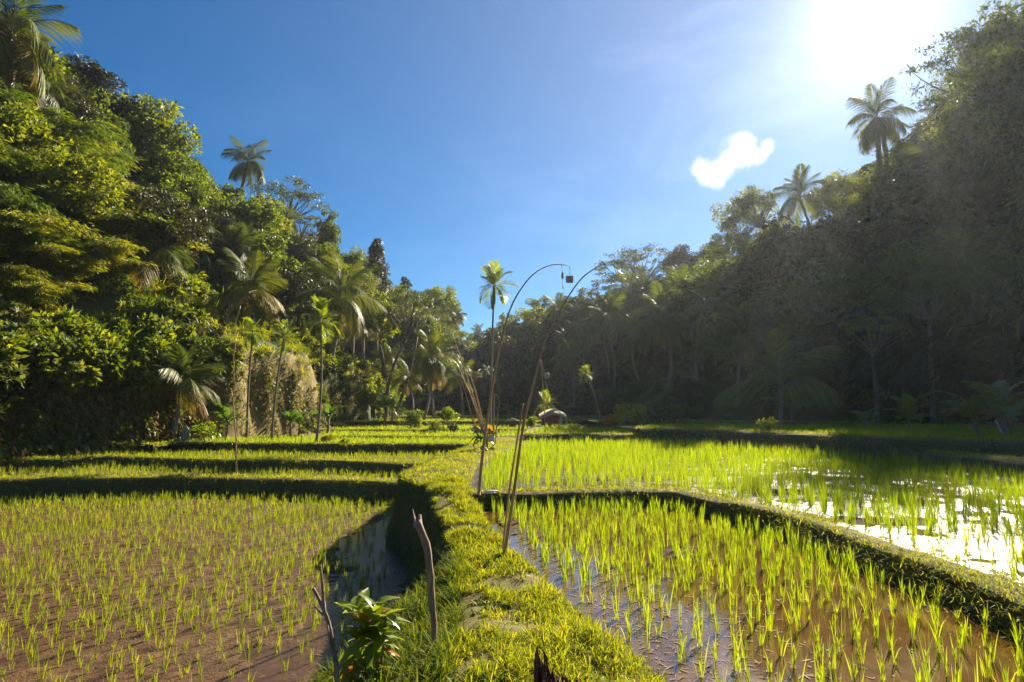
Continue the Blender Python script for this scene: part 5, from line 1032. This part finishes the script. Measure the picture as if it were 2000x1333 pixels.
for a in [(1905, 835, 22, 2.6, 'banana plant with silvery torn leaves in the shade at right'), (1960, 835, 21, 3.0, 'tall banana plant at the right edge with one sunlit leaf'), (1775, 832, 25, 2.4, 'banana plant with one upright silvery leaf in the dark at right'), (1545, 800, 38, 3.2, 'banana plant above the low silver fronded palm'), (1690, 820, 30, 2.0, 'dim small banana plant between the low palm and the upright silvery leaf')]:
    banana(a[0], a[1], a[2], a[3], a[4], group='banana plants in the shade at right')
def shrub(px, py, D, wpx, hpx, label, mats='pale', z=None, stem=False, group='shrubs on the terrace edges'):
    b = AT(px, py, D); rg = np.random.default_rng(int(px * 5 + py)); s = wpx / FPX * D / 2; h = hpx / FPX * D; t = link('shrub', None, None, tuple(b)); tag(t, label, 'shrub', group)
    m = max(6, int(9 * (h + s))); C = np.stack([rg.normal(0, s * .45, m), rg.normal(0, s * .4, m), h * (rg.uniform(.55 if stem else .15, .95, m))], 1)
    V, F = leaf_cloud(C, rg.uniform(.1, .24, m) * (.6 + s), 46, .16, .07, rg, .8); link('leaves', mesh_of('leaves', V, F, M[mats]), t)
    V, F = limbs(C[:6], np.array([0, 0, -.05]), rg, .03, .08); link('stems', mesh_of('stems', V, F, M['trunk']), t)
for a in [(800, 842, 44, 26, 38, 'thin shrub with reddish tips left among the far terraces', 'pale_tree'), (813, 843, 44, 22, 42, 'bushy shrub next to the reddish one on the far terraces', 'areca'), (876, 842, 43, 26, 46, 'bare stemmed sapling with a tufted top on the far terraces', 'areca', 1), (865, 842, 44, 16, 38, 'thin sapling left of the tufted one', 'pale_tree', 1), (849, 846, 40, 24, 22, 'low shrub in front of the browning palm trunks', 'pale_tree'),
          (888, 846, 41, 26, 20, 'low dark shrub right of the tufted sapling', 'dark_tree'), (1222, 828, 36.5, 50, 36, 'yellowish bush on the terrace bank right of the curved areca palm', 'grass'), (1256, 826, 36.5, 50, 36, 'green bush beside the yellowish one', 'areca'), (1300, 832, 35, 60, 34, 'dark low bush at the end of the hedge of bushes', 'dark_tree'), (1330, 826, 35, 24, 36, 'reddish sapling at the right end of the hedge of bushes', 'pale_tree', 1), (1195, 828, 37, 26, 14, 'small reddish flowering bush at the left end of the hedge', 'orange_leaf'),
          (405, 868, 30.5, 56, 36, 'pale green shrub at the terrace rim right of the hung cloth', 'areca', 1), (1090, 852, 34, 34, 14, 'weedy plants before the hut', 'areca'), (1037, 843, 40, 16, 26, 'small leafy shrub between the two huts', 'areca', 1), (1118, 848, 36, 30, 16, 'low weed patch right of the hut', 'grass'), (672, 874, 29, 12, 12, 'tiny plant on the terrace wall right of the fan shaped areca', 'areca'), (1500, 838, 24, 40, 14, 'tuft of weeds on the sunlit bank edge at right', 'areca'),
          (640, 866, 30, 30, 14, 'low weeds at the foot of the fan shaped areca palm', 'grass'), (335, 868, 31, 70, 24, 'dark weeds around the base of the low bushy palm', 'dark_tree')]:
    shrub(a[0], a[1], a[2], a[3], a[4], a[5], a[6], stem=len(a) > 7)
# ------------------------------------------------------------------ floating leaves and straw on the water
rg = np.random.default_rng(91); n = 42000; P = np.stack([rg.uniform(-.8, 4.2, n), rg.uniform(3, 11.3, n)], 1); rl = np.interp(P[:, 1], yy, rx_); dd = P[:, 0] - rl
P = P[(dd > .02) & (rg.uniform(0, 1, n) < np.exp(-(dd / .9) ** 1.5) * .9 * (fbm(P[:, 0] * 1.5, P[:, 1] * 1.5, 12) > -.2) * .6 + .006) & inpoly(P, [tuple(q) for q in polyR0])]; n = len(P); az = rg.uniform(0, 6.28, n); d = np.stack([np.cos(az), np.sin(az), np.zeros(n)], 1); s = np.stack([-np.sin(az), np.cos(az), rg.normal(0, .04, n)], 1)
V, F = strips(np.concatenate([P, rg.uniform(.003, .007, (n, 1))], 1), d, s, rg.uniform(.02, .10, n), rg.uniform(.004, .018, n), np.zeros(n), 3, 'leaf')
tag(link('floating_leaves', mesh_of('floating_leaves', V, F, rg.integers(0, 3, n).repeat(3) * 0 + 0 if False else M['litter'])), 'fallen bamboo leaves floating on the water along the path', 'leaf litter', kind='stuff')
n = 2600; P = np.stack([rg.uniform(-12, -1.6, n), 3.5 + 14 * rg.uniform(0, 1, n) ** 1.5], 1); az = rg.uniform(0, 6.28, n); d = np.stack([np.cos(az), np.sin(az), rg.uniform(-.1, .4, n)], 1); s = np.stack([-np.sin(az), np.cos(az), np.zeros(n)], 1)
V, F = strips(np.concatenate([P, np.full((n, 1), ZL[0] + .03)], 1), d, s, rg.uniform(.02, .12, n), rg.uniform(.004, .02, n), np.full(n, .2), 2, 'leaf')
tag(link('straw', mesh_of('straw', V, F, M['litter'])), 'straw bits and leaf scraps scattered over the brown mud at left', 'straw', kind='stuff')
# ------------------------------------------------------------------ cloud: a real puff of vapour far behind the hills
c = AT(1425, 318, 1500.0); m, nt = newmat('cloud_vapour'); tc = nd(nt, 'ShaderNodeTexCoord')
S = 1500 / FPX; acc = None
for (a, b_, r_) in [(22, -24, 46), (48, -14, 32), (-8, 2, 36), (-42, 22, 36), (-62, 12, 26), (30, -46, 26), (-28, 40, 24), (78, -34, 22)]:
    vd = nd(nt, 'ShaderNodeVectorMath', operation='DISTANCE'); vd.inputs[1].default_value = (a * S, 0, -b_ * S); nt.links.new(tc.outputs['Object'], vd.inputs[0])
    q = nd(nt, 'ShaderNodeMapRange', clamp=False); q.inputs[1].default_value = 0; q.inputs[2].default_value = r_ * S; q.inputs[3].default_value = 1; q.inputs[4].default_value = 0; nt.links.new(vd.outputs['Value'], q.inputs[0])
    if acc is None: acc = q
    else:
        mxn = nd(nt, 'ShaderNodeMath', operation='MAXIMUM'); nt.links.new(acc.outputs[0], mxn.inputs[0]); nt.links.new(q.outputs[0], mxn.inputs[1]); acc = mxn
n1 = nd(nt, 'ShaderNodeTexNoise', i_Scale=.035, i_Detail=8.0, i_Roughness=.62); nt.links.new(tc.outputs['Object'], n1.inputs['Vector'])
sc_ = nd(nt, 'ShaderNodeMath', operation='MULTIPLY_ADD'); sc_.inputs[1].default_value = 1.7; sc_.inputs[2].default_value = -1.02; nt.links.new(n1.outputs['Fac'], sc_.inputs[0])
sm_ = nd(nt, 'ShaderNodeMath', operation='ADD'); nt.links.new(acc.outputs[0], sm_.inputs[0]); nt.links.new(sc_.outputs[0], sm_.inputs[1])
q = nd(nt, 'ShaderNodeMapRange'); q.inputs[1].default_value = .0; q.inputs[2].default_value = 1.2; q.inputs[4].default_value = .012; nt.links.new(sm_.outputs[0], q.inputs[0])
pv = nd(nt, 'ShaderNodeVolumePrincipled'); pv.inputs['Color'].default_value = (.93, .93, .94, 1); pv.inputs['Anisotropy'].default_value = .5; nt.links.new(q.outputs[0], pv.inputs['Density'])
pv.inputs['Emission Strength'].default_value = 0.0
o_ = nd(nt, 'ShaderNodeOutputMaterial'); nt.links.new(pv.outputs[0], o_.inputs['Volume']); M['cloud'] = m
bm = bmesh.new(); bmesh.ops.create_icosphere(bm, subdivisions=4, radius=1.0, matrix=Matrix.Diagonal((125 * S, 70 * S, 95 * S, 1)))
me = bpy.data.meshes.new('cloud'); bm.to_mesh(me); bm.free(); me.materials.append(M['cloud']); o = link('cloud', me, None, tuple(c))
tag(o, 'small white puffy cloud above the right ridge in the blue sky', 'cloud')
#OBJEND
HAZE_D = 0.00023
m, nt = newmat('haze'); pv = nd(nt, 'ShaderNodeVolumePrincipled'); pv.inputs['Color'].default_value = (.80, .88, 1.0, 1); pv.inputs['Density'].default_value = HAZE_D; pv.inputs['Anisotropy'].default_value = .6
o_ = nd(nt, 'ShaderNodeOutputMaterial'); nt.links.new(pv.outputs[0], o_.inputs['Volume'])
V, F = box([0, 70, 31], [420, 420, 68]); F = F[:, ::-1] if False else F
tag(link('haze', mesh_of('haze', V, F, m)), kind='stuff')
